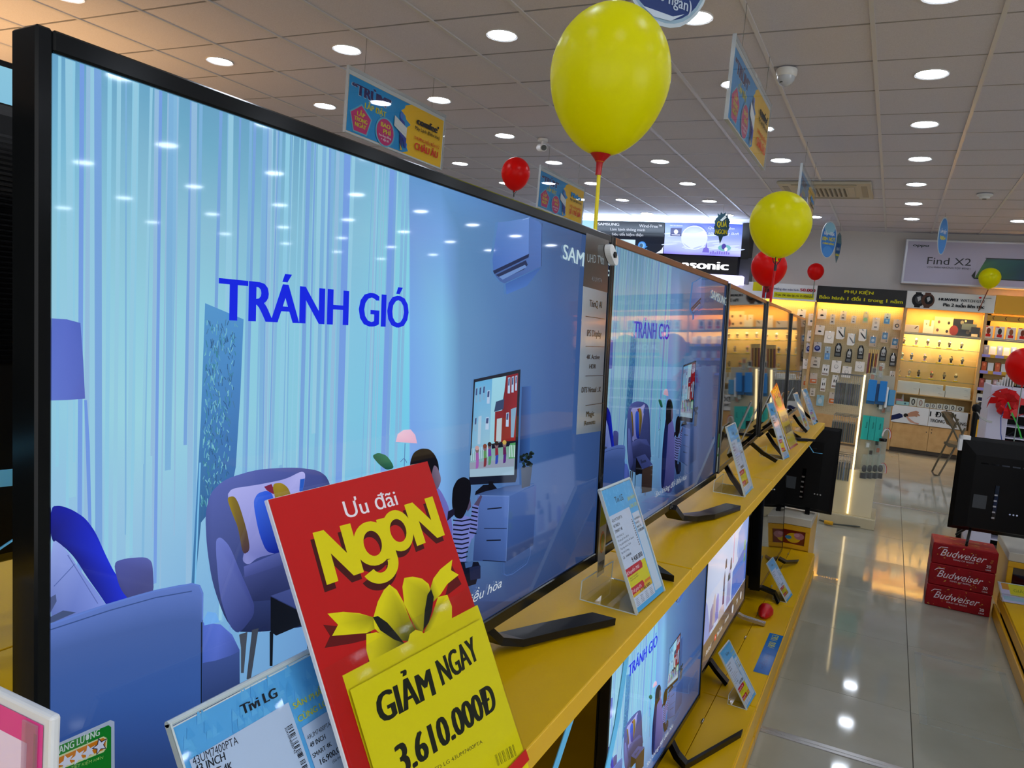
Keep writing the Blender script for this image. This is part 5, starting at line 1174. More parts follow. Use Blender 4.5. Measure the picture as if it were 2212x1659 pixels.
# accessory packs: kind, centre x, centre y, width, height in the measured picture
KIND = {
 'wc': ('white card pack with a small black adapter', 'white'), 'wl': ('white pack with a grey cable loop', 'white'), 'wk': ('white pack with a black diagonal cable', 'white'),
 'wb': ('white pack with a pair of black earphones', 'white'), 'bk': ('black rounded pack with white earphones in its window', 'black'), 'cl': ('small clear pack with a pale gadget', 'clear'),
 'gr': ('narrow clear pack with a green disc', 'clear'), 'tb': ('tan pack with a blue picture', 'tan'), 'bl': ('clear pack with a blue lower half', 'blue'), 'nv': ('white pack with a navy coil', 'white'),
 'or': ('pack with an orange lower band', 'orange'), 'rg': ('white pack with a black ring', 'white'), 'lb': ('light blue pack', 'blue')}
PK = [('wc',180,265,135,150),('cl',335,345,75,150),('cl',495,290,95,140),('cl',650,350,75,115),('gr',830,315,80,170),('cl',980,415,110,190),('bl',1150,335,95,160),('rg',1300,425,120,155),
 ('wc',20,350,95,180),('wc',-130,270,130,150),
 ('wc',145,505,135,145),('wl',285,610,145,180),('wk',455,550,130,185),('wk',612,645,115,180),('wk',785,580,120,180),('tb',935,670,110,165),('tb',1115,610,110,170),('tb',1265,700,115,165),('wc',0,595,90,165),
 ('nv',110,760,115,150),('nv',-20,770,80,150),('bl',258,850,85,200),('bk',420,800,100,210),('bk',580,885,90,210),('bk',755,835,95,210),('bk',1090,860,100,220),('bk',1235,945,95,200),
 ('cl',80,985,140,160),('wb',230,1100,105,160),('wl',390,1050,145,180),('wl',545,1130,140,170),('wl',740,1050,140,150),('wl',-60,1010,100,150),('cl',1075,1040,80,90),('wb',1225,1200,80,170),
 ('or',50,1225,110,160),('wb',195,1320,75,200),('wb',370,1275,95,200),('lb',150,1555,110,160),('or',330,1520,100,170),('cl',35,1430,80,120),('or',-60,1260,80,150)]
PKM = {'wc': (246,240,230), 'wl': (244,238,230), 'wk': (242,240,236), 'wb': (236,234,230), 'bk': (26,26,28), 'cl': (222,214,200), 'gr': (190,190,160), 'tb': (206,184,158), 'bl': (176,196,210), 'nv': (206,206,214), 'or': (210,196,182), 'rg': (214,206,196), 'lb': (150,196,214)}
rows = sorted(set(int((p[2] + 0) / 240) for p in PK))
def pack_proto(kind):
    t = thing('accessory_pack', '', 'accessory pack'); c = PKM[kind]
    if kind == 'bk':
        pts = [(-.5, -.5), (.5, -.5), (.5, .2), (.3, .45), (.1, .5), (-.1, .5), (-.3, .45), (-.5, .2)]
    elif kind == 'wk': pts = [(-.5, -.42), (-.4, -.5), (.3, -.5), (.5, -.36), (.5, .5), (-.5, .5)]
    else: pts = [(-.5, -.46), (-.46, -.5), (.46, -.5), (.5, -.46), (.5, .46), (.46, .5), (-.46, .5), (-.5, .46)]
    G().prism(pts, -.012, .004).obj('pack_card', P('pack_%s' % kind, c, .4), t)
    A = Art(8e-4, y0=.0128)
    A.ell(0, .40, .10, .035, (120, 118, 112), 10)
    if kind == 'wc': A.ell(0, -.12, .20, .09, (24, 24, 26), 12)
    elif kind == 'wl': A.ell(0, .0, .22, .17, (150, 148, 142), 16); A.ell(0, .02, .18, .14, c, 16); A.rect(.2, -.4, .3, -.37, (150, 150, 150))
    elif kind == 'wk': A.line([(-.2, .14), (.05, -.05), (.35, -.28)], .13, (44, 40, 38), loc=True); A.line([(-.3, .2), (-.1, .1)], .06, (90, 88, 84), loc=True); A.rect(.40, -.3, .5, .5, (70, 120, 130))
    elif kind == 'wb': A.ell(-.14, .05, .09, .13, (40, 38, 40), 10); A.ell(.18, .05, .09, .13, (40, 38, 40), 10); A.rect(-.4, -.42, .4, -.28, (150, 130, 120))
    elif kind == 'bk': A.poly([(-.26, -.12), (.26, -.12), (.3, .24), (.0, .38), (-.3, .24)], (196, 200, 200), loc=True); A.ell(-.10, .02, .07, .09, (30, 30, 34), 10); A.ell(.14, .02, .07, .09, (30, 30, 34), 10); A.rect(-.34, -.42, .34, -.24, (110, 116, 118))
    elif kind == 'cl': A.rect(-.36, -.4, .36, .05, (216, 208, 196)); A.ell(0, .1, .2, .1, (170, 160, 150), 10); A.rect(-.2, -.3, .2, -.18, (90, 86, 84))
    elif kind == 'gr': A.ell(0, -.2, .36, .17, (120, 180, 110), 14); A.rect(-.3, .0, .3, .3, (206, 196, 150))
    elif kind == 'tb': A.rect(-.36, -.18, .36, .40, (24, 110, 160)); A.ell(0, .08, .2, .14, (160, 190, 210), 12); A.ell(.28, -.34, .08, .06, (30, 60, 70), 8)
    elif kind == 'bl': A.rect(-.42, -.46, .42, .0, (50, 130, 196)); A.ell(0, .1, .18, .07, (40, 44, 60), 10); A.rect(-.2, -.3, .2, -.1, (120, 180, 220))
    elif kind == 'nv': A.ell(0, -.1, .4, .28, (30, 44, 120), 14); A.ell(0, -.05, .25, .15, (120, 140, 200), 12)
    elif kind == 'or': A.rect(-.44, -.44, .44, -.05, (214, 110, 50)); A.rect(-.2, -.3, .3, -.15, (226, 200, 180))
    elif kind == 'rg': A.ell(0, -.1, .28, .2, (40, 30, 24), 14); A.ell(0, -.1, .16, .11, (214, 190, 150), 12)
    elif kind == 'lb': A.ell(0, -.05, .3, .25, (200, 220, 226), 12)
    A.obj('pack_print', PRG, t)
    G().box(-.03, .03, -.05, .14, .40, .43).box(-.05, .05, -.055, -.045, .38, .50).obj('hook', CHR, t)
    return t
protos = {}; usedk = {}
pg = sorted(range(len(PK)), key=lambda i: (int((PK[i][2]) / 235), PK[i][1]))
rowc = {}
for i in pg:
    k, cx_, cy_, w_, h_ = PK[i]; r = int(cy_ / 235); rowc[r] = rowc.get(r, 0) + 1
    if k not in protos: protos[k] = pack_proto(k); o = protos[k]
    else: o = copy_tree(protos[k])
    px, py = 1750 + cx_ * .1447, 640 + cy_ * .1447
    p = onY(px, py, 12.755); scx = .1447 * (onY(px + 1, py, 12.755).x - p.x); scz = .1447 * (p.z - onY(px, py + 1, 12.755).z)
    o.location = p; o.scale = (w_ * scx, .8, h_ * scz)
    o.rotation_euler = (0, random.uniform(-.03, .03), random.uniform(-.12, .12))
    o['label'] = '%s, %s from left, %s pegboard row' % (KIND[k][0], ORD[rowc[r] - 1], ORD[r]); o['group'] = 'accessory packs on the pegboard'
# --- watch cabinet
t = thing('watch_cabinet', 'pale wooden watch cabinet with glass shelves and two base doors', 'cabinet', (0, 12.65, 0)); CX0, CX1 = .105, 1.165
WARMP = P('warm_back_panel', (226, 190, 120), .45, noise=(8, (218, 180, 110), .3, .7))
gbox('back_panel', WARMP, t, .09, 1.19, .23, .245, .42, 2.1)
for x0 in (.087, 1.085): gbox('side_post', WOOD, t, x0, x0 + .028 if x0 < .5 else x0 + .04, 0, .23, 0, 2.1, bev=.002)
gbox('cabinet_top', WOOD, t, .09, 1.12, .02, .23, 2.118, 2.13)
shz = (1.755, 1.55, 1.33, 1.09)
for k, z in enumerate(shz):
    g = G(); g.box(.116, 1.084, .03, .228, z - (.012 if k == 0 else .006), z, bev=.001); g.obj('shelf' if k == 0 else 'glass_shelf', P('grey_shelf', (130, 128, 120), .4) if k == 0 else GLS, t)
    if k: gbox('glass_shelf_edge', GLE, t, .116, 1.084, .027, .030, z - .006, z)
gbox('middle_board', WOOD, t, .116, 1.084, .02, .23, .845, .86); gbox('counter_board', WOOD, t, .116, 1.084, .02, .23, .665, .68)
gbox('led_strip', LED, t, .12, 1.08, .05, .062, 2.108, 2.115); gbox('led_strip', LEDW, t, .12, 1.08, .06, .072, 1.735, 1.742); gbox('shelf_lip', P('grey_shelf', (130, 128, 120), .4), t, .116, 1.084, .03, .036, 1.722, 1.7425)
gbox('base_body', WOOD, t, .116, 1.084, .02, .23, .02, .42)
for k, (a, b) in enumerate(((.118, .598), (.602, 1.082))):
    d = gbox('base_door', WOOD, t, a, b, .0, .018, .055, .415, bev=.002); xk = b - .03 if k == 0 else a + .03
    for z in (.33, .375)[:1 if k == 0 else 2]: G().lathe([(.008, 0), (.008, .004), (.001, .006)], 10, M=Matrix.Translation((xk, 0, z)) @ Matrix.Rotation(math.pi / 2, 4, 'X')).obj('door_knob', P('dark_knob', (70, 60, 50), .4), d)
gbox('plinth', P('dark_plinth', (70, 60, 50), .6), t, .09, 1.12, .015, .03, 0, .05)
for x0, x1 in ((.105, .598), (.600, 1.075)): gbox('glass_door', GLS, t, x0, x1, .012, .016, .68, 2.08)
area_lamp('watch_lamp', (.60, 12.70, 2.07), (math.radians(10), 0, 0), .95, .04, 5, (1.0, .60, .14)); area_lamp('watch_lamp_low', (.60, 12.70, 1.73), (math.radians(16), 0, 0), .95, .04, 8, (1.0, .78, .42))
def cp(x, y, Y=12.76): return onY(1930 + x * .1567, 660 + y * .1567, Y)
SP = .1567 * 12.76 / FPX
def watch(i, x, y, zs, kind, label):
    p = cp(x, y); t = thing('wrist_watch', label, 'watch', (p.x, 12.76, zs + .001), (0, 0, random.uniform(-.3, .3)), 'watches on the glass shelves'); t.scale = (1.45, 1.2, 1.45)
    c = kind; m = P('strap_%d_%d_%d' % c, c, .4)
    G().box(-.022, .022, -.02, .02, 0, .014, bev=.002).obj('price_tag', P('tag_yellow', (226, 186, 20), .4), t)
    G().loft([[Vector((a * .012, b_ * .012, z)) for a, b_ in ((-1, -1), (1, -1), (1, 1), (-1, 1))] for a_, z in ((1, .014), (1, .02))]).obj('stand', WPL, t)
    G().loft([[Vector((sx * wdt, yy + .003 * sy, zz)) for sx, sy in ((-1, -1), (1, -1), (1, 1), (-1, 1))] for wdt, yy, zz in ((.008, -.010, .02), (.010, -.016, .045), (.011, -.018, .062), (.008, -.008, .082), (.008, .01, .086))]).obj('watch_strap', m, t)
    G().lathe([(.001, .0), (.015, .0), (.016, .004), (.013, .007), (.001, .007)], 16, M=Matrix.Translation((0, -.019, .056)) @ Matrix.Rotation(math.pi / 2, 4, 'X')).obj('watch_case', P('watch_case', (150, 130, 90), .25, metal=.8), t)
wn = 0
for r, (z, xsr) in enumerate(((1.55, ((210, (50,40,34)), (375, (196,150,170)), (545, (210,150,150)), (700, (150,130,90)), (850, (60,50,44)), (1010, (66,54,50)))), (1.33, ((205, (150,190,170)), (345, (70,110,170)), (525, (200,130,160)), (735, (50,60,120)), (900, (60,44,24)), (1055, (90,90,100)))), (1.09, ((190, (120,160,140)), (335, (190,150,100)), (475, (50,40,50)), (650, (190,90,70)), (830, (70,50,40)), (995, (220,200,160)))))):
    for k, (x, c) in enumerate(xsr):
        watch(wn, x, 0, z, c, 'wrist watch with a yellow tag, %s from the left on the %s glass shelf' % (ORD[k], ('upper', 'middle', 'lower')[r])); wn += 1
def bx(name, label, cat, x0, y0, x1, y1, Y, d, mat, group=None, zb=None, paint=None, o=(1930, 660), s=.1567):
    a = onY(o[0] + x0 * s, o[1] + y1 * s, Y); b = onY(o[0] + x1 * s, o[1] + y1 * s, Y); c = onY(o[0] + (x0 + x1) / 2 * s, o[1] + y0 * s, Y); e = onY(o[0] + (x0 + x1) / 2 * s, o[1] + y1 * s, Y)
    w = max(b.x - a.x, .01); z = e.z if zb is None else zb; h = c.z - e.z
    t = thing(name, label, cat, ((a.x + b.x) / 2, Y, z), (0, 0, 0), group)
    G().box(-w / 2, w / 2, 0, d, 0, h, bev=.0015).obj('box_body', mat, t)
    if paint:
        A = Art(5e-4, y0=.0008); paint(A, w, h); A.obj('box_print', PRT, t)
    return t
WB = P('white_box', (226, 222, 212), .4)
for k, (a, lb) in enumerate((((30,1050,345,1215), 'long white box at the left under the glass shelves'), ((350,1175,700,1262), 'long white box in the middle, lower of two'), ((350,1095,680,1172), 'long white box in the middle, upper of two'), ((702,1215,1055,1300), 'long white box at the right, lower of two'), ((708,1135,1060,1212), 'long white box at the right, upper of two'))):
    bx('long_box', lb, 'box', *a, 12.70, .12, WB, 'long white boxes in the watch cabinet', zb=.8605 if k in (0, 1, 3) else .8605 + .087, paint=lambda A, w, h: A.text('Watch', w * .25, h * .4, .012, (150, 150, 150)))
for k, (a, c) in enumerate((((215,1265,315,1385),(50,46,44)),((318,1280,420,1395),(170,130,120)),((424,1340,500,1405),(90,110,140)),((505,1345,585,1412),(90,90,90)),((590,1350,672,1425),(70,60,80)),((680,1360,765,1435),(50,54,50)),((770,1370,855,1450),(50,46,44)),((862,1388,968,1458),(70,50,44)))):
    bx('band_box', 'small white box with a fitness band picture, %s from the left above the white sign' % ORD[k], 'box', *a, 12.70, .05, WB, 'small white boxes above the sign', zb=.681, paint=lambda A, w, h, c=c: (A.ell(0, h * .5, w * .26, h * .36, c, 14), A.ell(0, h * .5, w * .14, h * .24, (200, 196, 190), 12)))
bx('gift_box', 'flat pink box at the left end of the ledge', 'box', 12, 1295, 120, 1372, 12.72, .05, P('pink_box', (214, 150, 160), .4), zb=.681)
bx('gift_box', 'flat white and teal box in front of the pink one', 'box', 30, 1325, 212, 1375, 12.685, .03, P('teal_box', (170, 214, 214), .4), zb=.681, paint=lambda A, w, h: A.ell(w * .2, h * .5, .014, .014, (70, 110, 130)))
p = cp(125, 1290, 12.74); tag(G().lathe([(.022, 0), (.018, .03), (.008, .10), (.001, .13)], 4, c=(p.x, 12.76, .72)).obj('paper_cone', WPL), 'pointed white paper cone standing on the ledge boxes', 'cone')
# pictures and boxes on the top shelf of the watch cabinet
def pA(A, w, h):
    for x, z in ((-.25, .70), (.27, .68), (-.28, .24), (.22, .20)): A.ell(x * w, z * h, w * .07, h * .09, (110, 70, 80) if x < 0 else (50, 50, 56), 12)
bx('picture_card', 'pale picture card with four small watches on the top shelf', 'picture', 540, 150, 805, 395, 12.84, .004, P('peach_card', (240, 214, 180), .4), zb=1.756, paint=pA)
bx('picture_card', 'black picture card with round glowing watches on the top shelf', 'picture', 800, 178, 1075, 412, 12.83, .004, P('black_card', (24, 22, 24), .3), zb=1.756, paint=lambda A, w, h: (A.ell(-w * .42, h * .3, w * .22, h * .3, (130, 50, 50)), A.ell(-w * .05, h * .8, w * .09, h * .12, (120, 120, 120)), A.ell(w * .3, h * .25, w * .1, h * .12, (120, 110, 90)), A.ell(w * .12, h * .9, w * .05, h * .06, (250, 220, 170)), A.ell(w * .42, h * .35, w * .06, h * .07, (250, 220, 180))))
bx('smart_gadget', 'blue-grey box at the right end of the top shelf', 'box', 945, 190, 1150, 275, 12.80, .03, P('slate_box', (80, 96, 110), .4), zb=1.85)
bx('smart_gadget', 'dark box with a bright white card at the right end of the top shelf', 'box', 1060, 270, 1185, 405, 12.78, .05, P('dark_box', (26, 24, 26), .3), zb=1.756, paint=lambda A, w, h: A.rect(-w * .4, h * .02, w * .3, h * .3, (236, 226, 200)))
bx('product_box', 'white slanted box at the left end of the top shelf', 'box', 150, 270, 345, 370, 12.74, .06, WB, zb=1.756, paint=lambda A, w, h: A.line([(w * .2, h * .5), (w * .4, h * .9)], .015, (110, 80, 40), loc=True))
bx('product_box', 'pinkish box behind the white slanted one', 'box', 150, 205, 255, 300, 12.81, .05, P('pinkish_box', (226, 196, 190), .4), zb=1.756)
bx('display_letters', 'white display letter block on the top shelf', 'display block', 400, 190, 545, 375, 12.80, .03, WPL, zb=1.756, paint=lambda A, w, h: (A.rect(w * .05, h * .55, w * .22, h * 1.0, (236, 176, 60)), A.ell(-w * .22, h * .7, .006, .01, (80, 60, 30))))
# white sign
t = thing('counter_sign', 'white sign of two panels with a watch-wearing arm below the watch shelves', 'sign', (.09, 12.640, .425))
for k, (a, b) in enumerate(((0, .478), (.482, .965))):
    gbox('sign_panel', WPL, t, a, b, -.006, .004, 0, .252, bev=.001)
A = Art(8e-4, y0=.0068)
A.poly([(0, .02), (.09, .05), (.155, .085), (.145, .12), (.10, .135), (.0, .09)], (26, 36, 84), loc=True); A.poly([(.15, .085), (.175, .10), (.165, .135), (.14, .12)], (214, 214, 220), loc=True)
A.poly([(.16, .11), (.19, .13), (.24, .17), (.31, .20), (.35, .185), (.34, .16), (.37, .14), (.36, .125), (.33, .13), (.34, .11), (.30, .115), (.25, .105), (.20, .095)], (186, 136, 110), loc=True); A.ell(.185, .115, .03, .028, (40, 34, 30)); A.poly([(.19, .10), (.22, .05), (.26, .02), (.36, .0), (.37, .02), (.31, .03), (.26, .06), (.205, .105)], (206, 160, 140), loc=True)
A.text('1 ĐỔI 1', .49, .145, .075, (30, 30, 32), w=.33, bold=.03); A.text('TRONG 12 THÁNG', .50, .065, .048, (30, 30, 32), w=.46, bold=.03)
A.obj('printed_face', PRT, t)
# --- phone shelves
def phone_bay(x0, x1, label, first):
    t = thing('phone_shelf', label, 'shelf unit', (x0, 12.65, 0)); w = x1 - x0
    gbox('back_panel', WARMP, t, 0, w, .23, .245, .42, 2.1); gbox('side_post', WOOD, t, w - .03, w, 0, .23, 0, 2.1, bev=.002)
    gbox('arrow_board', P('amber_board', (206, 150, 20), .4), t, 0, w - .03, .005, .015, 1.995, 2.075)
    A = Art(1e-3, y0=-.004)
    for k in range(int(w / .15)): x = .06 + k * .15; A.line([(x + .02, 2.065), (x, 2.04), (x + .02, 2.015)], .008, (90, 56, 20), loc=True)
    A.obj('arrow_print', PRT, t)
    gbox('shelf', P('grey_shelf', (130, 128, 120), .4), t, 0, w - .03, .03, .23, 1.743, 1.755)
    for z in (1.50, 1.27, 1.03):
        gbox('tray', YDK, t, 0, w - .03, .01, .23, z, z + .012, bev=.001); gbox('tray_front', YDK, t, 0, w - .03, .0, .012, z - .018, z + .03, bev=.001)
    gbox('led_strip', LED, t, .0, w - .03, .05, .062, 2.108, 2.115); gbox('led_strip', LEDW, t, 0, w - .03, .06, .072, 1.734, 1.741); gbox('shelf_lip', P('grey_shelf', (130, 128, 120), .4), t, 0, w - .03, .03, .036, 1.720, 1.7425)
    gbox('base_cabinet', WOOD, t, 0, w - .03, .005, .23, .0, .62); gbox('lower_shelf', WOOD, t, 0, w - .03, .02, .23, .82, .835)
    return t
phone_bay(1.127, 2.33, 'phone shelves with yellow trays and an arrow strip right of the watch cabinet', True)
phone_bay(2.332, 3.53, 'second bay of phone shelves, past the right edge of the picture', False)
phone_bay(3.532, 4.95, 'third bay of phone shelves, past the right edge of the picture', False)
area_lamp('phone_lamp', (3.0, 12.70, 2.07), (math.radians(10), 0, 0), 3.6, .04, 13, (1.0, .60, .16)); area_lamp('phone_lamp_low', (3.0, 12.70, 1.73), (math.radians(16), 0, 0), 3.6, .04, 20, (1.0, .78, .42))
TAGL = P('lilac_price_tag', (150, 140, 214), .4)
def phone(x, z, c, c2, label, card=True, g_='phones on the yellow trays'):
    t = thing('mobile_phone', label, 'phone', (x, 12.70, z), (-.12, 0, 0), g_)
    G().box(-.035, .035, -.004, .005, .0, .145, bev=.003).obj('phone_body', P('phone_%d_%d_%d' % c, c, .25), t)
    A = Art(6e-4, y0=.0048); A.rect(-.030, .006, .030, .139, c2); A.ell(0, .10, .014, .02, tuple(min(255, v + 50) for v in c2)); A.obj('phone_face', PRG, t)
    gbox('price_tag', TAGL, t, -.05, .05, -.066, -.060, -.034, .006)
    if card:
        gbox('info_card', WPL, t, .045, .115, .0, .003, .0, .13)
def zz(z, kind):
    k = 0
    for X in [1.17 + .163 * i for i in range(23)]:
        if abs(X - 2.31) < .06 or abs(X - 3.51) < .06: continue
        yield k, X; k += 1
TNAMES = {0: 'upper', 1: 'middle', 2: 'lower'}
for r, (z, c, c2, c3) in enumerate(((1.513, (130, 128, 150), (170, 178, 214), 'grey phone with a pale face'), (1.283, (40, 30, 30), (214, 90, 30), 'black phone with an orange face'), (1.043, (70, 26, 24), (170, 60, 40), 'red and black phone'))):
    for k, X in zz(z, r):
        if X < 1.75: lb = '%s on the %s yellow tray, %s from the cabinet post' % (c3, TNAMES[r], ORD[k])
        else: lb = '%s on the %s yellow tray, %s from the cabinet post' % (c3, TNAMES[r], ORD[k])
        cc = c2 if (k + r) % 3 else tuple(int(v * .6) + 30 for v in c2)
        phone(X, z, c, cc, lb)
k = 0
for X in [1.165 + .135 * i for i in range(27)]:
    if abs(X - 2.31) < .07 or abs(X - 3.51) < .07: continue
    t = thing('phone_box', 'white box with a red foot on the top phone shelf, %s from the cabinet post' % ORD[k], 'box', (X, 12.70, 1.756), (0, 0, 0), 'white phone boxes on the top shelf')
    G().box(-.055, .055, 0, .06, 0, .17, bev=.001).obj('box_body', WB, t)
    A = Art(6e-4, y0=.0008); A.ell(0, .10, .024, .045, [(120,60,40),(60,50,44),(150,90,50)][k % 3], 12); A.rect(-.03, .02, .03, .06, (206, 40, 30)); A.rect(-.05, .155, -.01, .168, (206, 40, 30)); A.obj('box_print', PRT, t); k += 1
for k, X in enumerate((1.20, 1.36, 1.52)):
    t = thing('speaker_box', 'white box with a dark blue speaker picture, %s from the cabinet post' % ORD[k], 'box', (X, 12.68, .836), (0, 0, 0), 'white speaker boxes under the trays')
    G().box(-.07, .07, 0, .1, 0, .13, bev=.001).obj('box_body', WB, t); A = Art(6e-4, y0=.0008); A.rect(-.05, .03, .05, .08, (30, 34, 70)); A.obj('box_print', PRT, t)
t = thing('backpack', 'black and yellow bag standing below the phone shelves', 'bag', (1.24, 12.45, .0)); G().loft([[Vector((x * s, y * s * .6, z)) for x, y in ((-.13, -.1), (.13, -.1), (.14, .1), (-.14, .1))] for s, z in ((1, .45), (1.05, .6), (1.0, .78), (.6, .86))]).obj('bag_body', P('bag_black', (20, 18, 20), .6), t); G().box(-.14, .15, -.07, .07, 0, .45, bev=.01).obj('yellow_crate', YDK, t); G().box(-.10, -.02, -.075, -.066, .40, .62, bev=.003).obj('yellow_tag', YDK, t)
# ================================================================ AIR CONDITIONER SIGN CASES (far left)
t = thing('sign_case', 'black and grey sign case with two bright backlit adverts at the back left', 'sign case', (-3.5, 12.3, 0))
GRY = P('case_grey', (92, 94, 104), .45)
g = G(); g.prism([(-1.2, 0), (1.2, 0), (1.2, 0.1), (-1.2, 0.1)], 0, .1) if False else None
G().box(-2.4, 1.30, .10, .60, 2.72, 3.20, bev=.004).obj('upper_case', P('case_black', (24, 24, 28), .5), t)
G().loft([[Vector((x, y, z)) for y, z in ((.10, 2.67), (.10, 3.20), (-.04, 3.20), (.06, 2.67))] for x in (1.22, 1.33)]).obj('case_end', P('case_black', (24, 24, 28), .5), t)
G().box(-2.4, 1.17, .14, .60, 2.42, 2.70, bev=.003).obj('lettered_case', P('case_black2', (10, 9, 12), .35), t)
G().box(1.172, 1.34, .30, .60, 2.30, 2.715, bev=.003).obj('grey_end_panel', GRY, t)
def lightface(x0, x1, paint):
    A = Art(1.2e-3, y0=.0); paint(A, x0, x1)
    o = A.obj('backlit_advert', BOX, t); me = o.data
    for v in me.vertices:   # the sheet leans forward at its top and is slightly bowed
        f = (v.co.z - 2.70) / .50; v.co.y += .045 - .085 * f + .02 * math.sin(math.pi * f)
    return o
def sam(A, x0, x1):
    W_ = x1 - x0
    A.grid([x0, x0 + W_ * .5, x1], [2.70, 2.85, 3.0, 3.19], [[(16,26,40),(10,22,40),(12,22,36)],[(14,22,36),(12,24,44),(10,20,36)],[(12,18,30),(10,18,30),(12,20,32)],[(18,24,36),(14,20,32),(14,22,34)]])
    A.poly([(x1, 2.70), (x1, 2.82), (x1 - .03, 2.76), (x1 - .10, 2.71), (x1 - .12, 2.70)], (214, 220, 240), loc=True)
    A.text('SAMSUNG', x0 + .04, 3.115, .045, (190, 196, 210), w=.38, bold=.06); A.text('Wind-Free™', x1 - .42, 3.10, .05, (180, 186, 200), w=.38, bold=.03)
    A.text('Làm lạnh thông minh', x0 + W_ * .48, 3.04, .042, (170, 176, 190), w=.60, align='c', bold=.04); A.text('Siêu tiết kiệm điện', x0 + W_ * .48, 2.96, .042, (170, 176, 190), w=.54, align='c', bold=.04)
    A.rect(x0 + .28, 2.76, x0 + W_ * .60, 2.90, (190, 214, 226)); A.ell(x0 + W_ * .70, 2.81, .07, .07, (30, 110, 200), 18, core=(150, 210, 250)); A.ell(x0 + W_ * .69, 2.81, .03, .035, (60, 90, 120), 12)
    for k in range(12): A.ell(x0 + W_ * .55 + random.uniform(-.1, .3), 2.74 + random.uniform(0, .05), .03, .008, (60, 130, 200), 8, rot=.3)
def mit(A, x0, x1):
    W_ = x1 - x0
    A.grid([x0, x0 + W_ * .33, x0 + W_ * .66, x1], [2.70, 2.76, 2.9, 3.05, 3.19], [[(120,110,214),(150,140,226),(120,110,214),(150,150,230)],[(150,160,232),(170,180,238),(160,166,236),(190,196,240)],[(190,206,244),(180,196,240),(176,190,240),(170,184,236)],[(150,176,238),(130,150,230),(110,130,226),(84,108,214)],[(120,150,232),(96,118,220),(70,90,210),(50,76,204)]])
    for k in range(26): A.ell(x0 + random.uniform(.05, W_ - .05), random.uniform(2.80, 3.02), random.uniform(.05, .16), .012, (196, 210, 244), 10, rot=.1)
    A.rect(x0 + .10, 2.98, x0 + .28, 3.10, (28, 28, 110)); A.ell(x0 + .19, 3.045, .035, .035, (220, 226, 244), 14); A.rect(x0 + .12, 2.99, x0 + .26, 3.004, (190, 196, 230)); A.text('MITSUBISHI', x0 + .09, 3.13, .016, (226, 230, 246), w=.20, bold=.03)
    A.ell(x0 + W_ * .40, 2.96, .21, .185, (210, 220, 250), 26); A.ell(x0 + W_ * .40, 2.96, .195, .17, (170, 186, 240), 26, core=(206, 216, 250))
    for dx, c, hh in ((-.10, (50, 50, 110), .10), (-.04, (110, 110, 170), .09), (.01, (30, 30, 80), .12), (.06, (60, 110, 120), .07)): A.poly([(x0 + W_ * .40 + dx - .022, 2.89), (x0 + W_ * .40 + dx + .022, 2.89), (x0 + W_ * .40 + dx + .012, 2.89 + hh), (x0 + W_ * .40 + dx - .012, 2.89 + hh)], c, loc=True)
    A.text('Quạt siêu êm', x0 + W_ * .74, 3.10, .036, (214, 222, 246), w=.40, align='c', shear=.2); A.text('Khí sạch trong lành', x0 + W_ * .72, 3.02, .044, (206, 214, 246), w=.60, align='c', shear=.35)
    A.poly([(x0 + W_*.52, 2.74), (x0 + W_*.53, 2.80), (x0 + W_*.555, 2.82), (x0 + W_*.565, 2.90), (x0 + W_*.575, 2.82), (x0 + W_*.60, 2.80), (x0 + W_*.61, 2.74)], (110, 100, 200), loc=True)
    for k in range(9): A.rect(x0 + W_ * .62 + k * .035, 2.72, x0 + W_ * .62 + k * .035 + .025, 2.75 + .02 * random.random(), (120, 106, 204))
    A.ell(x0 + W_ * .80, 2.82, .10, .05, (110, 170, 180), 16); A.ell(x0 + W_ * .79, 2.84, .035, .045, (70, 60, 150), 12); A.ell(x0 + W_ * .82, 2.80, .025, .03, (230, 232, 246), 12)
lightface(-2.4, -1.2, lambda A, a, b: A.grid([a, b], [2.70, 3.19], [[(150,200,230),(150,200,230)],[(150,200,230),(150,200,230)]]))
lightface(-1.19, -.01, sam); lightface(.0, 1.22, mit)
A = Art(8e-4, y0=-.139); A.text('Panasonic', -.12, 2.495, .135, (255, 255, 255), w=1.16, bold=.05)
A.obj('glowing_letters', P('letter_glow', attr='emit', rough=.4, es=3.2), t)
gbox('light_shelf', P('lilac_light', (220, 215, 255), .5, emit=(206, 200, 255), es=1.6), t, -2.4, 1.27, .10, .56, 2.28, 2.415, bev=.004)
gbox('cove_strip', P('cove_tube', (230, 240, 255), .5, emit=(190, 220, 255), es=9), t, -2.4, 1.2, .0, .02, 3.192, 3.204)
# ================================================================ PHONE CASE STAND
t = thing('accessory_stand', 'cream accessory stand with a glowing vertical light strip and hanging phone cases', 'display stand', (-.183, 6.92, 0))
CRM = P('cream_gloss', (216, 204, 166), .10, coat=.4, noise=(4, (208, 196, 158), .3, .7))
gbox('base_box', P('cream_edge', (196, 186, 154), .35), t, -.212, .215, 0, .50, 0, .085, bev=.004)
gbox('base_top', CRM, t, -.208, .211, .004, .496, .0855, .090)
gbox('lower_panel', CRM, t, -.178, .178, .035, .060, .090, .47, bev=.002); gbox('side_panel', CRM, t, .15, .178, .062, .44, .090, .47)
gbox('fin_panel', CRM, t, -.008, .008, .062, .46, .090, 1.27); gbox('front_board', P('cream_board', (176, 170, 150), .3), t, .010, .225, .12, .135, .47, 1.27)
gbox('light_strip', P('strip_glow', (255, 236, 190), .4, emit=(255, 226, 165), es=2.0), t, -.007, .007, .020, .034, .10, 1.26)
for z in (1.245, .90, .565):
    g = G()
    for k in range(3): G().tube([(-.008, .09 + .12 * k, z), (-.20, .09 + .12 * k, z)], .003, 6).obj('hook', CHR, t)
sx = -.183
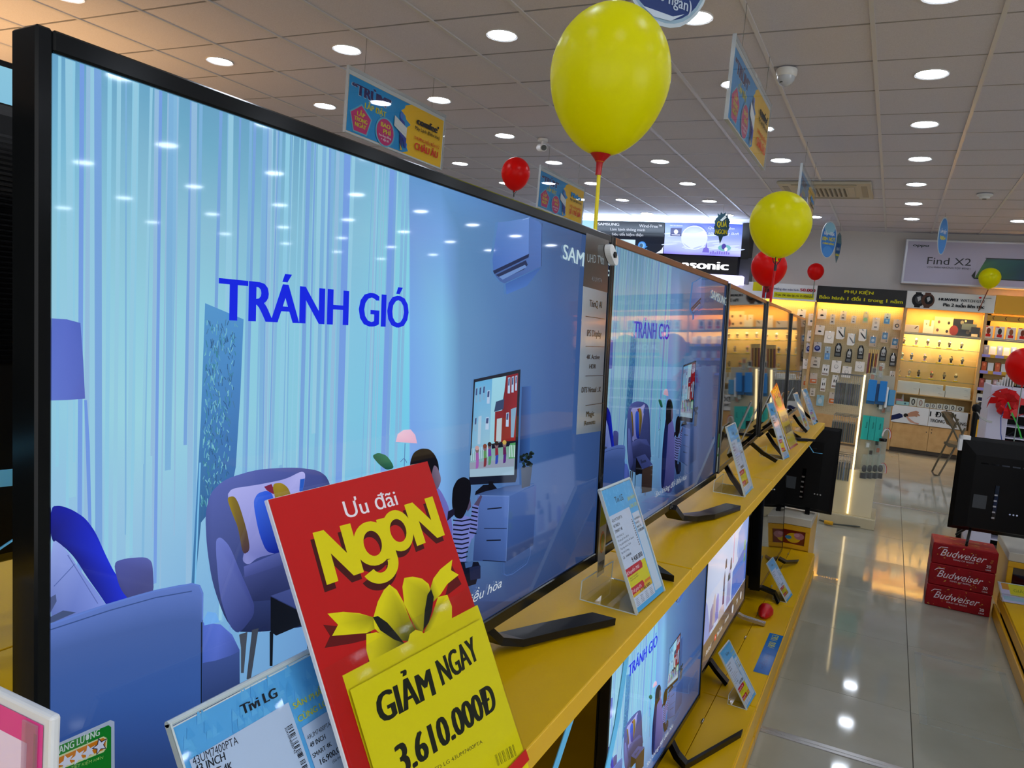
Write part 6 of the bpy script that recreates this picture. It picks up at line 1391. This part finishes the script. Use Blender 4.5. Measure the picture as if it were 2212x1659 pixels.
cases = [(12, 1.0, 1.205, -.030, -.205, 'top', [(40,46,60),(70,78,82),(24,26,30),(18,18,26),(34,36,70)]), (11, .69, .875, -.030, -.195, 'middle', [(40,54,52),(60,74,70),(24,28,40)]), (8, .37, .545, -.030, -.16, 'bottom', [(30,34,44),(110,90,50),(90,110,140),(60,60,60)])]
proto = None
for n, z0, z1, xa, xb, nm, cs in cases:
    for k in range(n):
        x = sx + xa + (xb - xa) * k / (n - 1); c = cs[k % len(cs)]
        t2_ = thing('phone_case_pack', 'thin dark phone case pack hanging edge-on, %s left of the light strip, %s tier' % (ORD[k], nm), 'phone case', (x, 6.92 + .02 + .01 * (k % 2), z0), (0, 0, 0), 'phone case packs in the %s tier' % nm)
        G().box(-.0062, .0058, 0, .09, 0, (z1 - z0) * .86, bev=.001).obj('case_body', P('case_%d_%d_%d' % c, c, .3), t2_)
        G().box(-.0068, .0066, -.003, .094, -.004, (z1 - z0) * .90).obj('clear_sleeve', glassy('blister_film', (246, 250, 248), 1.4, .05, .10), t2_)
        G().tube([(0, .045, (z1 - z0) * .9), (0, .05, (z1 - z0) * 1.0), (0, .07, z1 - z0 + .035)], .0022, 5).obj('hang_tab', CHR, t2_)
BLU = P('bright_blue_box', (10, 130, 214), .4); BLU2 = P('deep_blue_box', (0, 92, 150), .4); TEA = P('teal_box_b', (20, 176, 166), .4)
for k, (a, m_, Y_, lb) in enumerate((((365,270,452,475), BLU, 6.95, 'tall bright blue box, left of the two on the stand'), ((475,282,552,482), BLU, 6.95, 'tall bright blue box, right of the two on the stand'), ((358,300,445,505), BLU2, 6.98, 'darker blue box behind the left bright blue one'), ((445,310,535,510), BLU2, 6.98, 'darker blue box behind the right bright blue one'), ((305,614,383,848), TEA, 6.955, 'teal box, left of three on the stand'), ((368,622,446,856), TEA, 6.955, 'teal box, middle of three on the stand'), ((432,632,516,866), TEA, 6.955, 'teal box, right of three on the stand'))):
    b_ = bx('cable_box', lb, 'box', a[0], a[1], a[2] - 6, a[3], Y_, .022, m_, 'coloured boxes on the accessory stand', o=(1790, 760), s=.2231, paint=(lambda A, w, h: A.text('Remax', .012, h * .5, .014, (10, 60, 70), w=.05, rot=math.pi / 2)) if k > 3 else None)
    gbox('hang_hook', CHR, b_, -.003, .003, .0, .10, b_.children[0].data.vertices[0].co.z * 0 + .215, .219) if False else None
for k in range(4):
    a = onY(1790 + (330 + 52 * k) * .2231, 760 + 1225 * .2231, 6.94)
    t2_ = thing('mouse_pack', 'clear pack with a black mouse, %s from left at the stand foot' % ORD[k], 'mouse pack', (a.x, 6.93, a.z), (0, 0, .25), 'mouse packs on the accessory stand')
    G().box(-.024, .024, 0, .02, .0, .045, bev=.002).obj('dark_card', BLK, t2_); G().lathe([(.001, .0), (.016, .008), (.019, .03), (.014, .052), (.001, .06)], 14, M=Matrix.Translation((0, -.006, .055)) @ Matrix.Scale(.6, 4, (0, 1, 0))).obj('mouse_body', BLKG, t2_, smooth=True)
    G().box(-.026, .026, -.018, .022, .002, .20).obj('clear_pack', glassy('blister_film', (246, 250, 248), 1.4, .05, .10), t2_)
for k in range(14):
    a = onY(1790 + random.uniform(345, 600) * .2231, 760 + (160 + 20 * k if k < 5 else (515 + 18 * (k - 5) if k < 9 else 880 + 24 * (k - 9))) * .2231, 7.0)
    t2_ = thing('blister_pack', 'small clear blister pack on the accessory stand, %s one counted from the top' % ORD[k], 'blister pack', (a.x, 7.0 + .01 * (k % 3), a.z), (0, 0, random.uniform(-.5, .5)), 'clear blister packs on the accessory stand')
    G().box(-.022, .022, 0, .012, -.03, .03, bev=.002).obj('clear_pack', glassy('blister_film', (246, 250, 248), 1.4, .05, .10), t2_); G().box(-.012, .012, .002, .008, -.02, .016, bev=.002).obj('contents', [P('orange_bit', (170, 90, 40), .4), BLK, WPL, P('silver_bit', (150, 150, 150), .3, metal=.6)][k % 4], t2_)
for k, c in enumerate([(120,40,60),(196,150,60),(60,40,50),(206,170,90),(150,70,40),(220,190,150)]):
    a = onY(1790 + (375 + 17 * k) * .2231, 760 + 190 * .2231, 7.25)
    t2_ = thing('cable_pack', 'slim upright cable pack in the bunch on top of the stand, %s from the left' % ORD[k], 'cable pack', (a.x, 7.25, 1.27), (0, 0, .1), 'cable packs on top of the stand'); G().box(-.005, .005, 0, .05, 0, .20, bev=.001).obj('pack_body', P('cable_%d' % k, c, .4), t2_); G().box(-.0055, .0055, -.001, .051, .17, .205).obj('pack_header', P('header_gold', (214, 180, 110), .4), t2_)
t2_ = thing('hanging_pouch', 'blue and white pouch hanging at the right side of the stand', 'pouch', (.035, 7.0, 1.03), (0, 0, .5)); G().box(-.03, .03, 0, .02, 0, .13, bev=.006).obj('pouch_body', P('pouch_blue', (30, 130, 180), .4), t2_); G().box(-.05, -.032, 0, .02, -.02, .15, bev=.004).obj('white_pack', WPL, t2_)
for k, z in enumerate((.78, .49)):
    t2_ = thing('headphones', 'headphones with a red and white band at the right side of the stand, %s' % ('upper', 'lower')[k], 'headphones', (.03, 6.98, z), (0, 0, .9)); G().tube([(.045 * math.cos(a), 0, .06 * math.sin(a)) for a in [math.pi * (j / 10) - .3 for j in range(12)]], .006, 8).obj('headband', P('band_white', (214, 206, 206), .4), t2_, smooth=True); G().tube([(.052 * math.cos(a), -.004, .068 * math.sin(a)) for a in [math.pi * (j / 10) - .3 for j in range(8)]], .003, 6).obj('red_trim', RED, t2_); G().lathe([(.001, -.012), (.028, -.012), (.03, 0), (.028, .012), (.001, .012)], 16, c=(-.03, 0, -.03)).obj('ear_cup', BLK, t2_, smooth=True)
tag(G().tube([onZ(1770, 1123, .012), onZ(1800, 1132, .012), onZ(1850, 1137, .012), onZ(1889, 1142, .012)], .006, 6).obj('cable', P('dark_cable', (60, 66, 60), .5)), 'thin dark cable lying along the front of the cream stand base', 'cable')
a, b = onZ(1781, 1127, .024), onZ(1799, 1131, .024); tag(G().tube([a, b], .017, 10).obj('yellow_plug', YDK), 'yellow plug on the thin cable at the stand foot', 'plug')
# ================================================================ FOLDING CHAIR
t = thing('folding_chair', 'dark olive folding chair with an upright back before the watch cabinet', 'chair', (.80, 10.75, 0))
OLV = P('olive_metal', (84, 76, 56), .4); OLD = P('olive_seat', (96, 86, 66), .5); inv = mw(t).inverted()
def W3(x, y, Y): return onY(x, y, Y)
y1_, y2_ = 10.62, 10.90
g = G(); g.tube([W3(2013.5, 1018, y1_ + .06), W3(2042, 962, y1_), W3(2070, 905, y1_)], .011, 8); g.tube([W3(2027, 1028, y2_ - .2), W3(2058, 975, y2_ - .15), W3(2085, 925, y2_ - .1)], .011, 8); g.tube([W3(2013.5, 1018, y1_ + .06), W3(2017, 1025, y1_), W3(2027, 1028, y2_ - .2)], .011, 8); g.obj('leg', OLV, t, inv=inv)
g = G(); g.tube([W3(2038, 892, y1_), W3(2058, 925, y1_), W3(2080, 975, y1_), W3(2098, 1025, y1_)], .011, 8); g.tube([W3(2058, 892, y2_), W3(2068, 912, y2_), W3(2092, 965, y2_), W3(2112, 1015, y2_)], .011, 8); g.tube([W3(2098, 1025, y1_), W3(2112, 1015, y2_)], .011, 8); g.obj('leg', OLV, t, inv=inv)
bp = [W3(2034, 890, y1_), W3(2040, 888, 10.7), W3(2055, 890, y2_), W3(2060, 897, y2_), W3(2057, 905, y2_), W3(2062, 913, y2_), W3(2066, 924, y2_), W3(2060, 924, 10.75), W3(2046, 916, y1_), W3(2040, 902, y1_)]
G().loft([[p + Vector((-.008, -.006, 0)) for p in bp], [p + Vector((.008, .008, 0)) for p in bp]]).obj('backrest', OLD, t, inv=inv)
sp_ = [W3(2039, 954, y1_), W3(2048, 951, 10.75), W3(2075, 953, 10.85), W3(2082, 958, 10.8), W3(2074, 964, y1_), W3(2050, 962, y1_)]
G().loft([[p for p in sp_], [p + Vector((0, 0, -.022)) for p in sp_]]).obj('seat', OLD, t, inv=inv)
# ================================================================ SLATTED WHITE STAND, POLE
t = thing('slatted_stand', 'white product stand with dark slots and a red and teal header at the right edge', 'display stand', (.70, 6.9, 0))
LIL = P('lilac_white', (204, 204, 226), .35)
gbox('side_panel', LIL, t, .0, .135, -.02, .02, .0, 1.285, bev=.004); gbox('end_panel', LIL, t, .0, .02, .02, .5, .0, 1.285)
gbox('rear_panel', BLKM, t, .135, .95, .30, .32, .0, 1.30)
for k in range(13):
    z = .10 + k * .088
    gbox('slat', LIL, t, .135, .95, -.01, .16, z, z + .010, bev=.002)
gbox('upper_panel', LIL, t, .135, .95, -.015, .01, 1.17, 1.285, bev=.003)
g = G()
for k in range(8):
    for j in range(3): g.tube([(.17 + k * .10, .12, .30 + j * .3), (.20 + k * .10, .10, .34 + j * .3), (.23 + k * .10, .12, .30 + j * .3)], .012, 6)
g.obj('glassware', BLKG, t)
gbox('dark_tray', BLKG, t, .16, .95, .0, .25, 1.29, 1.36, bev=.004)
for k in range(6): gbox('white_rib', WPL, t, .045 + .018 * k, .052 + .018 * k, -.01, .14, 1.287, 1.31 + .02 * k, bev=.001)
hd = thing('header_sign', 'red header board with white lettering and a teal foot at the right edge', 'sign', (.795, 6.87, 1.385), (-.12, .0, 0))
gbox('header_board', P('header_red', (150, 16, 24), .35), hd, 0, .75, .0, .015, .0, .125, bev=.003)
A = Art(6e-4, y0=.0008); A.rect(0, 0, .75, .028, (20, 90, 106)); A.ell(.115, .078, .085, .034, (206, 190, 190)); A.ell(.115, .078, .080, .029, (150, 16, 24)); A.rect(.06, .052, .17, .104, (34, 60, 80)); A.text('SUNHOUSE', .115, .072, .018, (226, 220, 222), w=.13, align='c', bold=.04); A.text('VUA', .24, .055, .05, (232, 226, 226), w=.12, bold=.06); A.text('CHẢO', .38, .055, .05, (232, 226, 226), w=.18, bold=.06)
A.obj('printed_face', PRT, hd)
c = onY(2176, 868, 6.80)
t = thing('ribbon_bow', 'shiny red ribbon bow with a trailing green ribbon on the white slatted stand', 'bow', c)
RIB = P('red_ribbon', (196, 10, 20), .2, bump=(30, .6)); 
for k in range(11):
    a = k * 2 * math.pi / 11 + .2; L_ = random.uniform(.07, .12)
    pts = [Vector((0, 0, 0)), Vector((L_ * .6 * math.cos(a), -.04, L_ * .6 * math.sin(a))), Vector((L_ * math.cos(a), -.02, L_ * math.sin(a) - .01)), Vector((L_ * 1.1 * math.cos(a + .25), .0, L_ * 1.0 * math.sin(a + .25) - .02))]
    G().strap(pts, (-math.sin(a), .25, math.cos(a)), .050, .002).obj('ribbon_loop', RIB, t)
G().strap([(0, -.03, 0), (.04, -.04, -.09), (.085, -.03, -.17), (.12, -.02, -.26)], (1, .2, .3), .010, .003).obj('green_ribbon', P('green_ribbon', (30, 170, 50), .3), t)
G().strap([(0, -.03, 0), (-.03, -.03, -.12), (-.015, -.02, -.24), (.0, -.02, -.30)], (1, .2, .3), .006, .002).obj('blue_ribbon', P('blue_ribbon', (30, 70, 150), .3), t)
a, b = onY(2109, 884, 6.0), onY(2101, 950, 6.0)
t = thing('pole_stand', 'black pole with a knob and a grey strap left of the white slatted stand', 'pole', (a.x, 6.0, 0))
G().tube([(0, 0, 0), (0, 0, a.z - .02)], .016, 12).obj('pole', BLKM, t); G().lathe([(.001, 0), (.022, .006), (.028, .03), (.02, .05), (.001, .055)], 14, c=(0, 0, a.z - .02)).obj('knob', BLKM, t, smooth=True); G().lathe([(.001, .0), (.11, .0), (.11, .02), (.02, .03), (.001, .03)], 20).obj('foot_plate', BLKM, t)
G().strap([(.0, -.01, a.z - .01), (.03, -.02, a.z - .05), (.07, -.01, a.z - .07), (.10, .01, a.z - .075)], (0, .3, 1), .014, .003).obj('grey_strap', P('grey_strap', (150, 150, 146), .5), t)
